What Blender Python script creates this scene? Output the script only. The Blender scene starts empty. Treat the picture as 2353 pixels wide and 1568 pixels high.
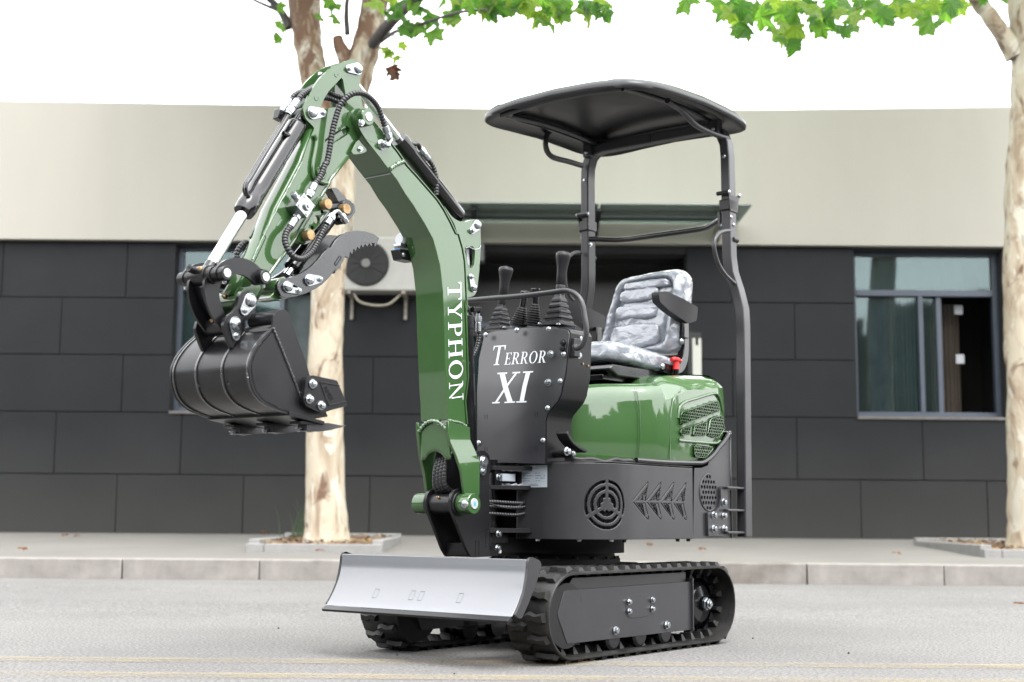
import bpy, bmesh, math, random
from mathutils import Vector, Matrix, noise
from mathutils.geometry import tessellate_polygon
R = math.radians
SC = bpy.context.scene
COL = SC.collection
rng = random.Random(7)

# ------------------------------------------------------------------ camera
F_PX, PITCH, ROLL, CAMZ, YAW = 3170.0, math.atan(406/3170), R(.45), .49, R(37.7)
cam = bpy.data.cameras.new('camera'); camo = bpy.data.objects.new('camera', cam); COL.objects.link(camo)
camo.matrix_world = Matrix.Translation((0, 0, CAMZ)) @ Matrix.Rotation(R(90)+PITCH, 4, 'X') @ Matrix.Rotation(ROLL, 4, 'Z')
cam.sensor_width = 36; cam.lens = F_PX/2353*36; cam.clip_start = .05; cam.clip_end = 900
cam.dof.use_dof = True; cam.dof.focus_distance = 4.9; cam.dof.aperture_fstop = 3.0
SC.camera = camo
# ------------------------------------------------------------------ light
SUN_EL, SUN_AZ = 60, 150          # azimuth clockwise from +Y: behind the camera, to its right
w = bpy.data.worlds.new('World'); SC.world = w; w.use_nodes = True
nt = w.node_tree; bg = nt.nodes['Background']
sky = nt.nodes.new('ShaderNodeTexSky'); sky.sky_type = 'NISHITA'; sky.sun_disc = False
sky.sun_elevation = R(SUN_EL); sky.sun_rotation = R(SUN_AZ); sky.dust_density = .4; sky.air_density = 1.0; sky.ozone_density = 1
hs = nt.nodes.new('ShaderNodeHueSaturation'); hs.inputs['Saturation'].default_value = .03; hs.inputs['Value'].default_value = 1.0
# overcast: brighter overhead than at the skyline
tcw = nt.nodes.new('ShaderNodeTexCoord'); sx_ = nt.nodes.new('ShaderNodeSeparateXYZ'); nt.links.new(tcw.outputs['Generated'], sx_.inputs[0])
mrw = nt.nodes.new('ShaderNodeMapRange'); mrw.inputs[1].default_value = 0; mrw.inputs[2].default_value = 1; mrw.inputs[3].default_value = .85; mrw.inputs[4].default_value = 2.9; nt.links.new(sx_.outputs[2], mrw.inputs[0])
vm = nt.nodes.new('ShaderNodeVectorMath'); vm.operation = 'SCALE'; nt.links.new(hs.outputs[0], vm.inputs[0]); nt.links.new(mrw.outputs[0], vm.inputs['Scale'])
nt.links.new(sky.outputs[0], hs.inputs['Color']); nt.links.new(vm.outputs[0], bg.inputs[0]); bg.inputs[1].default_value = .15
sun = bpy.data.lights.new('sun', 'SUN'); sun.energy = .7; sun.angle = R(30); sun.color = (1, .97, .92)
suno = bpy.data.objects.new('sun', sun); COL.objects.link(suno)
sd = Vector((math.sin(R(SUN_AZ))*math.cos(R(SUN_EL)), math.cos(R(SUN_AZ))*math.cos(R(SUN_EL)), math.sin(R(SUN_EL))))
suno.rotation_euler = sd.to_track_quat('Z', 'Y').to_euler(); suno.location = sd*40
vs = SC.view_settings; vs.view_transform = 'Standard'; vs.look = 'None'; vs.gamma = 1; vs.use_curve_mapping = False; vs.exposure = 2.12
SC.render.engine = 'CYCLES'

# ------------------------------------------------------------------ measuring helpers
# the photo's sight lines are met with real planes of the machine / place to read off true sizes
FWD = (-math.sin(YAW), -math.cos(YAW)); LFT = (math.cos(YAW), -math.sin(YAW))
OX, OY = 0.1390281857, 5.3600876847
CR = dict(A=(650,200,.5102),B=(650,900,.5741),C=(1500,800,.5102),D=(1600,1600,.4464),E=(1850,950,.6057),F=(1850,300,.5739),G=(2100,1450,.5102),
 H=(1250,2100,.7437),I=(1960,2180,.442),J=(1260,2180,.425),K=(2250,1750,.3507),L=(0,900,.957),M=(2900,800,1.0843),N=(900,0,.68),O=(2600,0,.6358),
 P1=(1300,500,.3189),P2=(1100,200,.2551),P3=(1000,650,.287),P4=(700,950,.287),P5=(1180,1480,.17857),P6=(700,950,.4782),S1=(1860,1100,.2551),S2=(1880,1700,.38265),
 S3=(1300,780,.33159),S4=(2380,1030,.31888),T1=(1800,750,.5525),T2=(2550,1450,.31888),W=(3400,980,.459),Q=(0,0,1.7408))
def ray(k, x, y):
    o = CR[k]; px = (o[0]+x*o[2])/1.7408; py = (o[1]+y*o[2])/1.7408
    u = px-1176.5; v = 784-py; c, n = math.cos(ROLL), math.sin(ROLL); u, v = u*c-v*n, u*n+v*c
    X = u/F_PX; Z = v/F_PX; c, n = math.cos(PITCH), math.sin(PITCH)
    return X, c-Z*n, n+Z*c
def meet(k, x, y, n, cc):
    r = ray(k, x, y); nw = (FWD[0]*n[0]+LFT[0]*n[1], FWD[1]*n[0]+LFT[1]*n[1], n[2])
    t = (cc+nw[0]*OX+nw[1]*OY-nw[2]*CAMZ)/(nw[0]*r[0]+nw[1]*r[1]+nw[2]*r[2])
    p = (r[0]*t-OX, r[1]*t-OY, CAMZ+r[2]*t)
    return Vector((p[0]*FWD[0]+p[1]*FWD[1], p[0]*LFT[0]+p[1]*LFT[1], p[2]))
def aY(k, p, y): return meet(k, p[0], p[1], (0,1,0), y)
def aX(k, p, x): return meet(k, p[0], p[1], (1,0,0), x)
def aZ(k, p, z): return meet(k, p[0], p[1], (0,0,1), z)
def PY(y, *segs):
    """outline in the plane y: segs = 'K', [(px,py)..], 'L', [...]"""
    out = []
    for i in range(0, len(segs), 2):
        for p in segs[i+1]:
            v = aY(segs[i], p, y); out.append((v.x, v.z))
    return out
def wY(px, py, Y):
    r = ray('Q', px, py); t = Y/r[1]; return (r[0]*t, CAMZ+r[2]*t)
def wG(px, py, z):
    r = ray('Q', px, py); t = (z-CAMZ)/r[2]; return (r[0]*t, r[1]*t)

# ------------------------------------------------------------------ materials
def mat(name, col, rough=.5, metal=0, coat=0, coatr=.08, var=.0, vs_=8, bump=0, bs=60, rv=0, spec=.5, col2=None, detail=4, stretch=None, cior=1.5):
    m = bpy.data.materials.new(name); m.use_nodes = True; t = m.node_tree; p = t.nodes['Principled BSDF']; L = t.links
    p.inputs['Roughness'].default_value = rough; p.inputs['Metallic'].default_value = metal
    p.inputs['Coat Weight'].default_value = coat; p.inputs['Coat Roughness'].default_value = coatr
    p.inputs['Specular IOR Level'].default_value = spec
    p.inputs['Coat IOR'].default_value = cior
    p.inputs['Base Color'].default_value = (*col, 1)
    tc = t.nodes.new('ShaderNodeTexCoord'); src = tc.outputs['Object']
    if stretch:
        mp = t.nodes.new('ShaderNodeMapping'); mp.inputs['Scale'].default_value = stretch; L.new(src, mp.inputs[0]); src = mp.outputs[0]
    if var or col2:
        n = t.nodes.new('ShaderNodeTexNoise'); n.inputs['Scale'].default_value = vs_; n.inputs['Detail'].default_value = detail; n.inputs['Roughness'].default_value = .6; L.new(src, n.inputs['Vector'])
        cr = t.nodes.new('ShaderNodeValToRGB'); L.new(n.outputs['Fac'], cr.inputs[0])
        a = tuple(max(0, c*(1-var)) for c in col); b = col2 if col2 else tuple(min(1, c*(1+var)) for c in col)
        cr.color_ramp.elements[0].color = (*a, 1); cr.color_ramp.elements[1].color = (*b, 1)
        cr.color_ramp.elements[0].position = .35; cr.color_ramp.elements[1].position = .68
        L.new(cr.outputs[0], p.inputs['Base Color'])
    if rv:
        n = t.nodes.new('ShaderNodeTexNoise'); n.inputs['Scale'].default_value = 6; n.inputs['Detail'].default_value = 5; L.new(src, n.inputs['Vector'])
        mr = t.nodes.new('ShaderNodeMapRange'); mr.inputs[1].default_value = .3; mr.inputs[2].default_value = .7; mr.inputs[3].default_value = max(.02, rough-rv); mr.inputs[4].default_value = rough+rv
        L.new(n.outputs['Fac'], mr.inputs[0]); L.new(mr.outputs[0], p.inputs['Roughness'])
    if bump:
        n = t.nodes.new('ShaderNodeTexNoise'); n.inputs['Scale'].default_value = bs; n.inputs['Detail'].default_value = 3; L.new(src, n.inputs['Vector'])
        b = t.nodes.new('ShaderNodeBump'); b.inputs['Strength'].default_value = bump; b.inputs['Distance'].default_value = .002
        L.new(n.outputs['Fac'], b.inputs['Height']); L.new(b.outputs[0], p.inputs['Normal'])
    return m
M = {}
M['green'] = mat('green paint', (.023,.064,.016), .45, spec=.15, coat=1, coatr=.04, var=.06, vs_=5, bump=.02, bs=18, rv=.05, cior=1.6)
M['black'] = mat('black satin paint', (.006,.006,.0072), .34, spec=.3, coat=.1, coatr=.15, var=.12, vs_=9, bump=.04, bs=140, rv=.06)
M['plate'] = mat('dark grey satin paint', (.019,.019,.0215), .36, spec=.4, coat=.1, coatr=.2, var=.1, vs_=7, bump=.04, bs=140, rv=.05)
M['gloss'] = mat('black gloss paint', (.004,.004,.005), .2, spec=.3, coat=.3, coatr=.05, var=.2, bump=.1, bs=50, rv=.1)
M['cast'] = mat('thumb black gloss paint', (.007,.0085,.010), .27, coat=.4, coatr=.1, var=.3, bump=.12, bs=150, rv=.08)
M['plastic'] = mat('black plastic', (.006,.006,.0072), .42, spec=.3, var=.1, bump=.1, bs=300)
M['rubber'] = mat('black rubber', (.005,.0049,.005), .5, spec=.35, var=.4, vs_=14, bump=.5, bs=90, rv=.15, col2=(.016,.015,.0145))
M['hose'] = mat('ribbed black hose guard', (.012,.012,.014), .36, var=.15)
M['belt'] = M['rubber']
M['chrome'] = mat('chrome rod', (.6,.61,.63), .08, metal=1)
M['zinc'] = mat('zinc plated steel', (.36,.38,.40), .3, metal=1, var=.1, bump=.15, bs=150, rv=.08)
M['alu'] = mat('machined aluminium', (.42,.43,.44), .35, metal=1, rv=.08)
M['brass'] = mat('brass', (.30,.2,.1), .42, metal=.8, var=.35, vs_=60, bump=.3, bs=120)
M['white'] = mat('white lettering', (.5,.52,.55), .4)
M['weld'] = mat('painted weld seam', (.02,.02,.022), .25, coat=.6, bump=.8, bs=260)
M['gweld'] = mat('green weld seam', (.07,.12,.065), .2, coat=1, bump=.8, bs=220)
M['dark'] = mat('dark void', (.003,.003,.0035), 1, spec=0)
M['red'] = mat('red plastic', (.5,.015,.015), .35)
M['steelface'] = mat('ground steel pin face', (.45,.47,.49), .45, metal=.6, bump=.2, bs=200)
M['blade'] = mat('dozer blade paint with sky sheen in base', (.105,.11,.122), .3, coat=1, coatr=.16, var=.03, vs_=3, bump=.02, bs=90)  # lighter base stands in for the bright sky the blade mirrors
M['canopy'] = mat('canopy plastic', (.007,.007,.0085), .34, spec=.35, coat=.15, coatr=.18, var=.1, bump=.06, bs=60)
M['panelp'] = mat('console panel satin paint', (.014,.014,.017), .34, coat=.6, coatr=.28, var=.1, vs_=7, bump=.08, bs=140, rv=.06)
M['greasy'] = mat('greasy black steel', (.004,.004,.0045), .6, spec=.2, var=.3)
M['label'] = mat('aluminium name plate', (.36,.4,.44), .3, metal=.3)
M['teal'] = mat('teal print', (.03,.25,.27), .5)
M['ink'] = mat('dark print', (.07,.075,.12), .5)
def film_mat():
    m = mat('crumpled plastic film over grey vinyl', (.3,.34,.42), .22, coat=1, coatr=.06, var=0)
    t = m.node_tree; L = t.links; p = t.nodes['Principled BSDF']; tc = t.nodes['Texture Coordinate']
    n = t.nodes.new('ShaderNodeTexNoise'); n.inputs['Scale'].default_value = 11; n.inputs['Detail'].default_value = 5; n.inputs['Roughness'].default_value = .55; n.inputs['Distortion'].default_value = 1.2
    mp = t.nodes.new('ShaderNodeMapping'); mp.inputs['Scale'].default_value = (1, 1, 1.35); mp.inputs['Rotation'].default_value = (R(25), 0, 0); L.new(tc.outputs['Object'], mp.inputs[0]); L.new(mp.outputs[0], n.inputs['Vector'])
    n2 = t.nodes.new('ShaderNodeTexVoronoi'); n2.feature = 'DISTANCE_TO_EDGE'; n2.inputs['Scale'].default_value = 15; L.new(mp.outputs[0], n2.inputs['Vector'])
    a = t.nodes.new('ShaderNodeMath'); a.operation = 'MULTIPLY_ADD'; a.inputs[1].default_value = .9; L.new(n2.outputs['Distance'], a.inputs[0]); L.new(n.outputs['Fac'], a.inputs[2])
    b = t.nodes.new('ShaderNodeBump'); b.inputs['Strength'].default_value = 1; b.inputs['Distance'].default_value = .007; L.new(a.outputs[0], b.inputs['Height']); L.new(b.outputs[0], p.inputs['Normal']); L.new(b.outputs[0], p.inputs['Coat Normal'])
    cr = t.nodes.new('ShaderNodeValToRGB'); cr.color_ramp.elements[0].position = .38; cr.color_ramp.elements[1].position = .62
    cr.color_ramp.elements[0].color = (.15,.163,.188,1); cr.color_ramp.elements[1].color = (.185,.2,.225,1); L.new(n.outputs['Fac'], cr.inputs[0]); L.new(cr.outputs[0], p.inputs['Base Color'])
    return m
M['film'] = film_mat()

# ------------------------------------------------------------------ mesh helpers
class MB:
    def __init__(s): s.v = []; s.f = []
    def add(s, vs, fs):
        o = len(s.v); s.v += [tuple(v) for v in vs]; s.f += [tuple(i+o for i in f) for f in fs]; return s
    def box(s, a, b):
        x0,y0,z0 = a; x1,y1,z1 = b
        return s.add([(x0,y0,z0),(x1,y0,z0),(x1,y1,z0),(x0,y1,z0),(x0,y0,z1),(x1,y0,z1),(x1,y1,z1),(x0,y1,z1)],
                     [(0,3,2,1),(4,5,6,7),(0,1,5,4),(1,2,6,5),(2,3,7,6),(3,0,4,7)])
    def prism(s, pts, c0, c1, axis='y', holes=(), off=None):
        loops = [list(pts)]+[list(h) for h in holes]; flat = [p for l in loops for p in l]; n = len(flat)
        tris = tessellate_polygon([[Vector((p[0], p[1], 0)) for p in l] for l in loops])
        def mk(p, c):
            if axis == 'y': return (p[0], c, p[1])
            if axis == 'x': return (c, p[0], p[1])
            return (p[0], p[1], c)
        vs = [mk(p, c0) for p in flat]+[mk(p, c1) for p in flat]
        fs = [tuple(t) for t in tris]+[tuple(i+n for i in reversed(t)) for t in tris]
        o = 0
        for l in loops:
            k = len(l)
            for i in range(k): a, b = o+i, o+(i+1) % k; fs.append((a, b, b+n, a+n))
            o += k
        return s.add(vs, fs)
    def tube(s, path, r, n=12, cap=True, rf=None, sq=None, up=None):
        path = [Vector(p) for p in path]; m = len(path); vs = []; fs = []
        t0 = (path[1]-path[0]).normalized(); ref = Vector(up) if up else (Vector((0,0,1)) if abs(t0.z) < .9 else Vector((1,0,0)))
        a = (ref-ref.dot(t0)*t0).normalized(); acc = 0
        for i, p in enumerate(path):
            t = (path[min(i+1,m-1)]-path[max(i-1,0)]).normalized(); a = (a-a.dot(t)*t).normalized(); b = t.cross(a)
            if i: acc += (p-path[i-1]).length
            rr = rf(acc) if rf else r
            if sq:
                for (ca, cb) in ((1,1),(-1,1),(-1,-1),(1,-1)): vs.append(p+a*ca*sq[0]+b*cb*sq[1])
            else:
                for k in range(n): an = 2*math.pi*k/n; vs.append(p+a*math.cos(an)*rr+b*math.sin(an)*rr)
        if sq: n = 4
        for i in range(m-1):
            for k in range(n): k2 = (k+1) % n; fs.append((i*n+k, i*n+k2, (i+1)*n+k2, (i+1)*n+k))
        if cap: fs.append(tuple(range(n))[::-1]); fs.append(tuple((m-1)*n+k for k in range(n)))
        return s.add(vs, fs)
    def cyl(s, p0, p1, r, n=24, r2=None): 
        return s.lathe(p0, Vector(p1)-Vector(p0), [(0, r), (1, r if r2 is None else r2)], n)
    def lathe(s, p0, d, prof, n=24):
        """prof: (fraction of d, radius)"""
        p0 = Vector(p0); d = Vector(d); t = d.normalized(); ref = Vector((0,0,1)) if abs(t.z) < .9 else Vector((1,0,0))
        a = (ref-ref.dot(t)*t).normalized(); b = t.cross(a); vs = []; fs = []
        for (q, r) in prof:
            for k in range(n): an = 2*math.pi*k/n; vs.append(p0+d*q+(a*math.cos(an)+b*math.sin(an))*max(r, 1e-5))
        m = len(prof)
        for i in range(m-1):
            for k in range(n): k2 = (k+1) % n; fs.append((i*n+k, i*n+k2, (i+1)*n+k2, (i+1)*n+k))
        fs.append(tuple(range(n))[::-1]); fs.append(tuple((m-1)*n+k for k in range(n)))
        return s.add(vs, fs)
    def grid(s, rows, closed=False):
        n = len(rows[0]); vs = [p for r in rows for p in r]; fs = []
        for i in range(len(rows)-1):
            for k in range(n if closed else n-1): k2 = (k+1) % n; fs.append((i*n+k, i*n+k2, (i+1)*n+k2, (i+1)*n+k))
        return s.add(vs, fs)
    def mesh(s, name, m=None, ang=32, smooth=True, fix=True):
        me = bpy.data.meshes.new(name); me.from_pydata(s.v, [], s.f)
        if fix:
            bm = bmesh.new(); bm.from_mesh(me); bmesh.ops.recalc_face_normals(bm, faces=bm.faces); bm.to_mesh(me); bm.free()
        if smooth:
            me.polygons.foreach_set('use_smooth', [True]*len(me.polygons)); me.set_sharp_from_angle(angle=R(ang))
        if m: me.materials.append(m)
        return me
def link(name, me, parent=None, label=None, kind=None):
    o = bpy.data.objects.new(name, me); COL.objects.link(o)
    if parent: o.parent = parent
    if label: o['label'] = label
    if kind: o['kind'] = kind
    return o
def part(name, mb, m, parent, bev=0, label=None, ang=32, seg=2, kind=None, solid=None, sub=0, fix=True):
    o = link(name, mb.mesh(name, m, ang, fix=fix), parent, label, kind)
    if solid: md = o.modifiers.new('solid', 'SOLIDIFY'); md.thickness = solid; md.offset = -1
    if bev: md = o.modifiers.new('bevel', 'BEVEL'); md.width = bev; md.segments = seg; md.limit_method = 'ANGLE'; md.angle_limit = R(40)
    if sub: md = o.modifiers.new('sub', 'SUBSURF'); md.levels = sub; md.render_levels = sub
    return o
def tag(o, label, cat, group=None, kind=None):
    o['label'] = label; o['category'] = cat
    if group: o['group'] = group
    if kind: o['kind'] = kind
    return o
def empty(name, loc=(0,0,0)):
    o = bpy.data.objects.new(name, None); COL.objects.link(o); o.location = loc; o.empty_display_size = .1; return o
def chaikin(pts, it=1, closed=True):
    for _ in range(it):
        out = []; n = len(pts)
        rngi = range(n) if closed else range(n-1)
        if not closed: out.append(pts[0])
        for i in rngi:
            a = pts[i]; b = pts[(i+1) % n]
            out.append(tuple(x*.75+y*.25 for x, y in zip(a, b))); out.append(tuple(x*.25+y*.75 for x, y in zip(a, b)))
        if not closed: out.append(pts[-1])
        pts = out
    return pts
def rnd(pts, r, n=4):
    """round polygon corners with radius r"""
    out = []; N = len(pts)
    for i in range(N):
        p = Vector(pts[i]); a = Vector(pts[i-1]); b = Vector(pts[(i+1) % N]); la = (a-p).length; lb = (b-p).length
        d = min(r, la*.45, lb*.45); u = (a-p)/max(la,1e-9)*d; w_ = (b-p)/max(lb,1e-9)*d
        for k in range(n+1): t = k/n; out.append(tuple(p+u*(1-t)**2+w_*t**2))
    return out
def cr(pts, n=8):
    """Catmull-Rom through points"""
    P = [Vector(p) for p in pts]; P = [P[0]*2-P[1]]+P+[P[-1]*2-P[-2]]; out = []
    for i in range(1, len(P)-2):
        for k in range(n):
            t = k/n; a,b,c,d = P[i-1],P[i],P[i+1],P[i+2]
            out.append(.5*((2*b)+(c-a)*t+(2*a-5*b+4*c-d)*t*t+(3*b-a-3*c+d)*t**3))
    out.append(P[-2]); return out
def circ(cx, cz, r, n=20, a0=0): return [(cx+r*math.cos(a0+2*math.pi*k/n), cz+r*math.sin(a0+2*math.pi*k/n)) for k in range(n)]
def capsule(p, q, r, n=8):
    p = Vector(p); q = Vector(q); a = math.atan2((q-p).y, (q-p).x); out = []
    for k in range(n+1): t = a-math.pi/2+math.pi*k/n; out.append((q.x+r*math.cos(t), q.y+r*math.sin(t)))
    for k in range(n+1): t = a+math.pi/2+math.pi*k/n; out.append((p.x+r*math.cos(t), p.y+r*math.sin(t)))
    return out
def egg(p, r1, q, r2, n=10):
    """outline round two circles"""
    p = Vector(p); q = Vector(q); a = math.atan2((q-p).y, (q-p).x); L_ = (q-p).length; be = math.acos(max(-1,min(1,(r1-r2)/L_))); out = []
    for k in range(n+1): t = a-be+2*be*k/n; out.append((q.x+r2*math.cos(t), q.y+r2*math.sin(t)))
    for k in range(n+1): t = a+be+(2*math.pi-2*be)*k/n; out.append((p.x+r1*math.cos(t), p.y+r1*math.sin(t)))
    return out
# bolts: shared meshes, head along +Z
def bolt_mesh(name, r, h, wr, m):
    b = MB(); b.lathe((0,0,0), (0,0,1), [(0,wr),(.0018,wr),(.002,wr*.98)], 18)
    hx = [(r*math.cos(R(60*k+15)), r*math.sin(R(60*k+15))) for k in range(6)]; b.prism(hx, .002, .002+h, 'z')
    b.lathe((0,0,.002+h), (0,0,1), [(0,r*.84),(.0007,r*.72)], 12)
    return b.mesh(name, m)
BM = dict(z=bolt_mesh('bolt', .0095, .007, .0125, M['zinc']), k=bolt_mesh('bolt', .012, .012, .0165, M['zinc']), s=bolt_mesh('bolt', .0065, .005, .0085, M['zinc']),
          b=bolt_mesh('bolt', .010, .011, .014, M['plastic']))
def dome_mesh():
    b = MB(); b.lathe((0,0,0), (0,0,1), [(0,.0105),(.0015,.0105),(.004,.009),(.006,.0055),(.0063,0)], 18); return b.mesh('bolt', M['zinc'])
BM['d'] = dome_mesh()
def bolt(parent, pos, d=(0,1,0), k='z', sc=1, name='bolt', spin=None):
    o = link(name, BM[k], parent); q = Vector(d).to_track_quat('Z', 'Y').to_matrix().to_4x4()
    o.matrix_local = Matrix.Translation(Vector(pos)) @ q @ Matrix.Rotation(spin if spin is not None else rng.uniform(0, 1), 4, 'Z') @ Matrix.Scale(sc, 4)
    return o
# ribbed hose guard
def hose(path, r, parent, n=None, name='hose', pitch=.011, m='hose', amp=.26, seg=10):
    pts = cr(path, 14); L_ = sum((pts[i+1]-pts[i]).length for i in range(len(pts)-1)); k = int(L_/(pitch/6))+2
    out = [pts[0]]; acc = 0; step = L_/k; i = 0; cur = pts[0]
    while i < len(pts)-1 and len(out) < k:
        d = (pts[i+1]-cur).length
        if acc+d >= step: cur = cur+(pts[i+1]-cur).normalized()*(step-acc); out.append(cur.copy()); acc = 0
        else: acc += d; cur = pts[i+1]; i += 1
    prof = (0, .75, 1, 1, 1, .75)
    idx = [0]
    def rf(a): q = int(round(a/step)) % 6; return r*(1-amp+amp*prof[q])
    return part(name, MB().tube(out, r, seg, rf=rf), M[m], parent, ang=60)
def pipe(path, r, parent, m='black', name='pipe', n=12, it=8): return part(name, MB().tube(cr(path, it), r, n), M[m], parent, ang=50)
def fitting(p, q, parent, r=.011, name='fitting', m='zinc'):
    """crimped hose end with hexagonal nut from p to q"""
    p = Vector(p); q = Vector(q); b = MB()
    b.lathe(p, q-p, [(0,r*.8),(.02,r),(.5,r*1.02),(.52,r*.8),(.6,r*.8)], 14)
    t = (q-p).normalized(); b.lathe(p+(q-p)*.58, (q-p)*.3, [(0,r*1.15),(1,r*1.15)], 6); b.lathe(p+(q-p)*.86, (q-p)*.14, [(0,r*.95),(1,r*.95)], 6)
    return part(name, b, M[m], parent, bev=.0006)
# ================================================================== SETTING
def road_mat():
    m = mat('pale worn asphalt', (.27,.265,.265), .85, var=0); t = m.node_tree; L = t.links; p = t.nodes['Principled BSDF']; tc = t.nodes['Texture Coordinate']
    def N(sc, det=4, ro=.6):
        n = t.nodes.new('ShaderNodeTexNoise'); n.inputs['Scale'].default_value = sc; n.inputs['Detail'].default_value = det; n.inputs['Roughness'].default_value = ro; L.new(tc.outputs['Object'], n.inputs['Vector']); return n
    def ramp(src, a, b, ca, cb):
        r = t.nodes.new('ShaderNodeValToRGB'); r.color_ramp.elements[0].position = a; r.color_ramp.elements[1].position = b; r.color_ramp.elements[0].color = ca; r.color_ramp.elements[1].color = cb; L.new(src, r.inputs[0]); return r
    big = ramp(N(.6, 5).outputs['Fac'], .35, .7, (.100,.098,.096,1), (.135,.132,.129,1))
    grit = ramp(N(85, 2, .7).outputs['Fac'], .36, .62, (.42,.41,.41,1), (1.35,1.34,1.33,1))
    v = t.nodes.new('ShaderNodeTexVoronoi'); v.inputs['Scale'].default_value = 60; L.new(tc.outputs['Object'], v.inputs['Vector'])
    sp = ramp(v.outputs['Distance'], .08, .2, (.22,.21,.2,1), (1,1,1,1))
    a = t.nodes.new('ShaderNodeMix'); a.data_type = 'RGBA'; a.blend_type = 'MULTIPLY'; a.inputs[0].default_value = 1; L.new(big.outputs[0], a.inputs[6]); L.new(grit.outputs[0], a.inputs[7])
    # only some of the chips are dark
    msk = ramp(N(20, 1).outputs['Fac'], .5, .6, (0,0,0,1), (1,1,1,1))
    b = t.nodes.new('ShaderNodeMix'); b.data_type = 'RGBA'; b.blend_type = 'MULTIPLY'; L.new(msk.outputs[0], b.inputs[0]); L.new(a.outputs[2], b.inputs[6]); L.new(sp.outputs[0], b.inputs[7])
    L.new(b.outputs[2], p.inputs['Base Color'])
    bp = t.nodes.new('ShaderNodeBump'); bp.inputs['Strength'].default_value = .7; bp.inputs['Distance'].default_value = .004; L.new(N(120, 3).outputs['Fac'], bp.inputs['Height']); L.new(bp.outputs[0], p.inputs['Normal'])
    return m
M['road'] = road_mat()
M['pave'] = mat('pale concrete pavement', (.115,.109,.1), .85, var=.1, vs_=1.3, bump=.3, bs=60, detail=6)
M['kerb'] = mat('pinkish granite kerb', (.17,.156,.145), .75, var=.16, vs_=7, bump=.25, bs=60, detail=8, col2=(.205,.19,.178))
M['kerbd'] = mat('stained granite kerb', (.095,.08,.068), .75, var=.1, vs_=4, bump=.25, bs=60, detail=8, col2=(.18,.168,.156))
M['granite'] = mat('grey granite edging', (.19,.187,.182), .75, var=.1, vs_=10, bump=.2, bs=80)
M['panel'] = mat('charcoal cladding', (.0085,.0092,.0108), .6, spec=.2, var=.14, vs_=1.5, bump=.12, bs=30, rv=.06, detail=6)
M['joint'] = mat('dark joint', (.012,.0125,.014), .85)
def dusty(m, z0, z1, c, amt):
    t = m.node_tree; L = t.links; p = t.nodes['Principled BSDF']; tc = t.nodes['Texture Coordinate']; s_ = t.nodes.new('ShaderNodeSeparateXYZ'); L.new(tc.outputs['Object'], s_.inputs[0])
    n = t.nodes.new('ShaderNodeTexNoise'); n.inputs['Scale'].default_value = 1.4; n.inputs['Detail'].default_value = 6; L.new(tc.outputs['Object'], n.inputs['Vector'])
    a = t.nodes.new('ShaderNodeMath'); a.operation = 'MULTIPLY_ADD'; a.inputs[1].default_value = -.5; L.new(n.outputs['Fac'], a.inputs[0]); L.new(s_.outputs[2], a.inputs[2])
    r = t.nodes.new('ShaderNodeMapRange'); r.inputs[1].default_value = z0; r.inputs[2].default_value = z1; r.inputs[3].default_value = amt; r.inputs[4].default_value = 0; L.new(a.outputs[0], r.inputs[0])
    x = t.nodes.new('ShaderNodeMix'); x.data_type = 'RGBA'; L.new(r.outputs[0], x.inputs[0]); src = p.inputs['Base Color'].links[0].from_socket; L.new(src, x.inputs[6]); x.inputs[7].default_value = (*c,1); L.new(x.outputs[2], p.inputs['Base Color'])
dusty(M['panel'], -.25, .9, (.05,.048,.043), .45)
M['fascia'] = mat('off-white fascia', (.285,.272,.238), .7, var=.03, vs_=.7, bump=.1, bs=20, detail=8, stretch=(2.2,1,.4))
M['frame'] = mat('slate blue window frame', (.045,.056,.078), .4, var=.08)
M['soil'] = mat('dry soil and litter', (.12,.07,.04), .95, var=.5, vs_=25, bump=1, bs=60)
M['acbody'] = mat('cream enamel', (.3,.3,.28), .45, var=.05)
M['acgrille'] = mat('fan grille dark', (.008,.008,.009), .6)
M['acline'] = mat('fan hub grey', (.12,.12,.12), .5)
M['blue'] = mat('blue sticker', (.008,.13,.32), .4)
M['rust'] = mat('rusty cream steel', (.22,.2,.17), .7, var=.35, vs_=20)
M['cable'] = mat('cream pipe lagging', (.23,.21,.17), .7, var=.2, vs_=40)
M['interior'] = mat('dim interior', (.02,.018,.017), .9)
M['curt1'] = mat('blue curtain', (.04,.075,.12), .8, var=.2, vs_=6); M['curt2'] = mat('green curtain', (.055,.07,.072), .8, var=.2, vs_=6); M['curt3'] = mat('brown cupboard', (.06,.045,.035), .7)
M['wht'] = mat('white card', (.36,.37,.4), .6)
M['doordark'] = mat('dark door', (.007,.007,.0075), .35, var=.2)
M['sill'] = mat('mortar sill', (.1,.09,.085), .8, var=.2, vs_=12)
M['yellow'] = None
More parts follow.
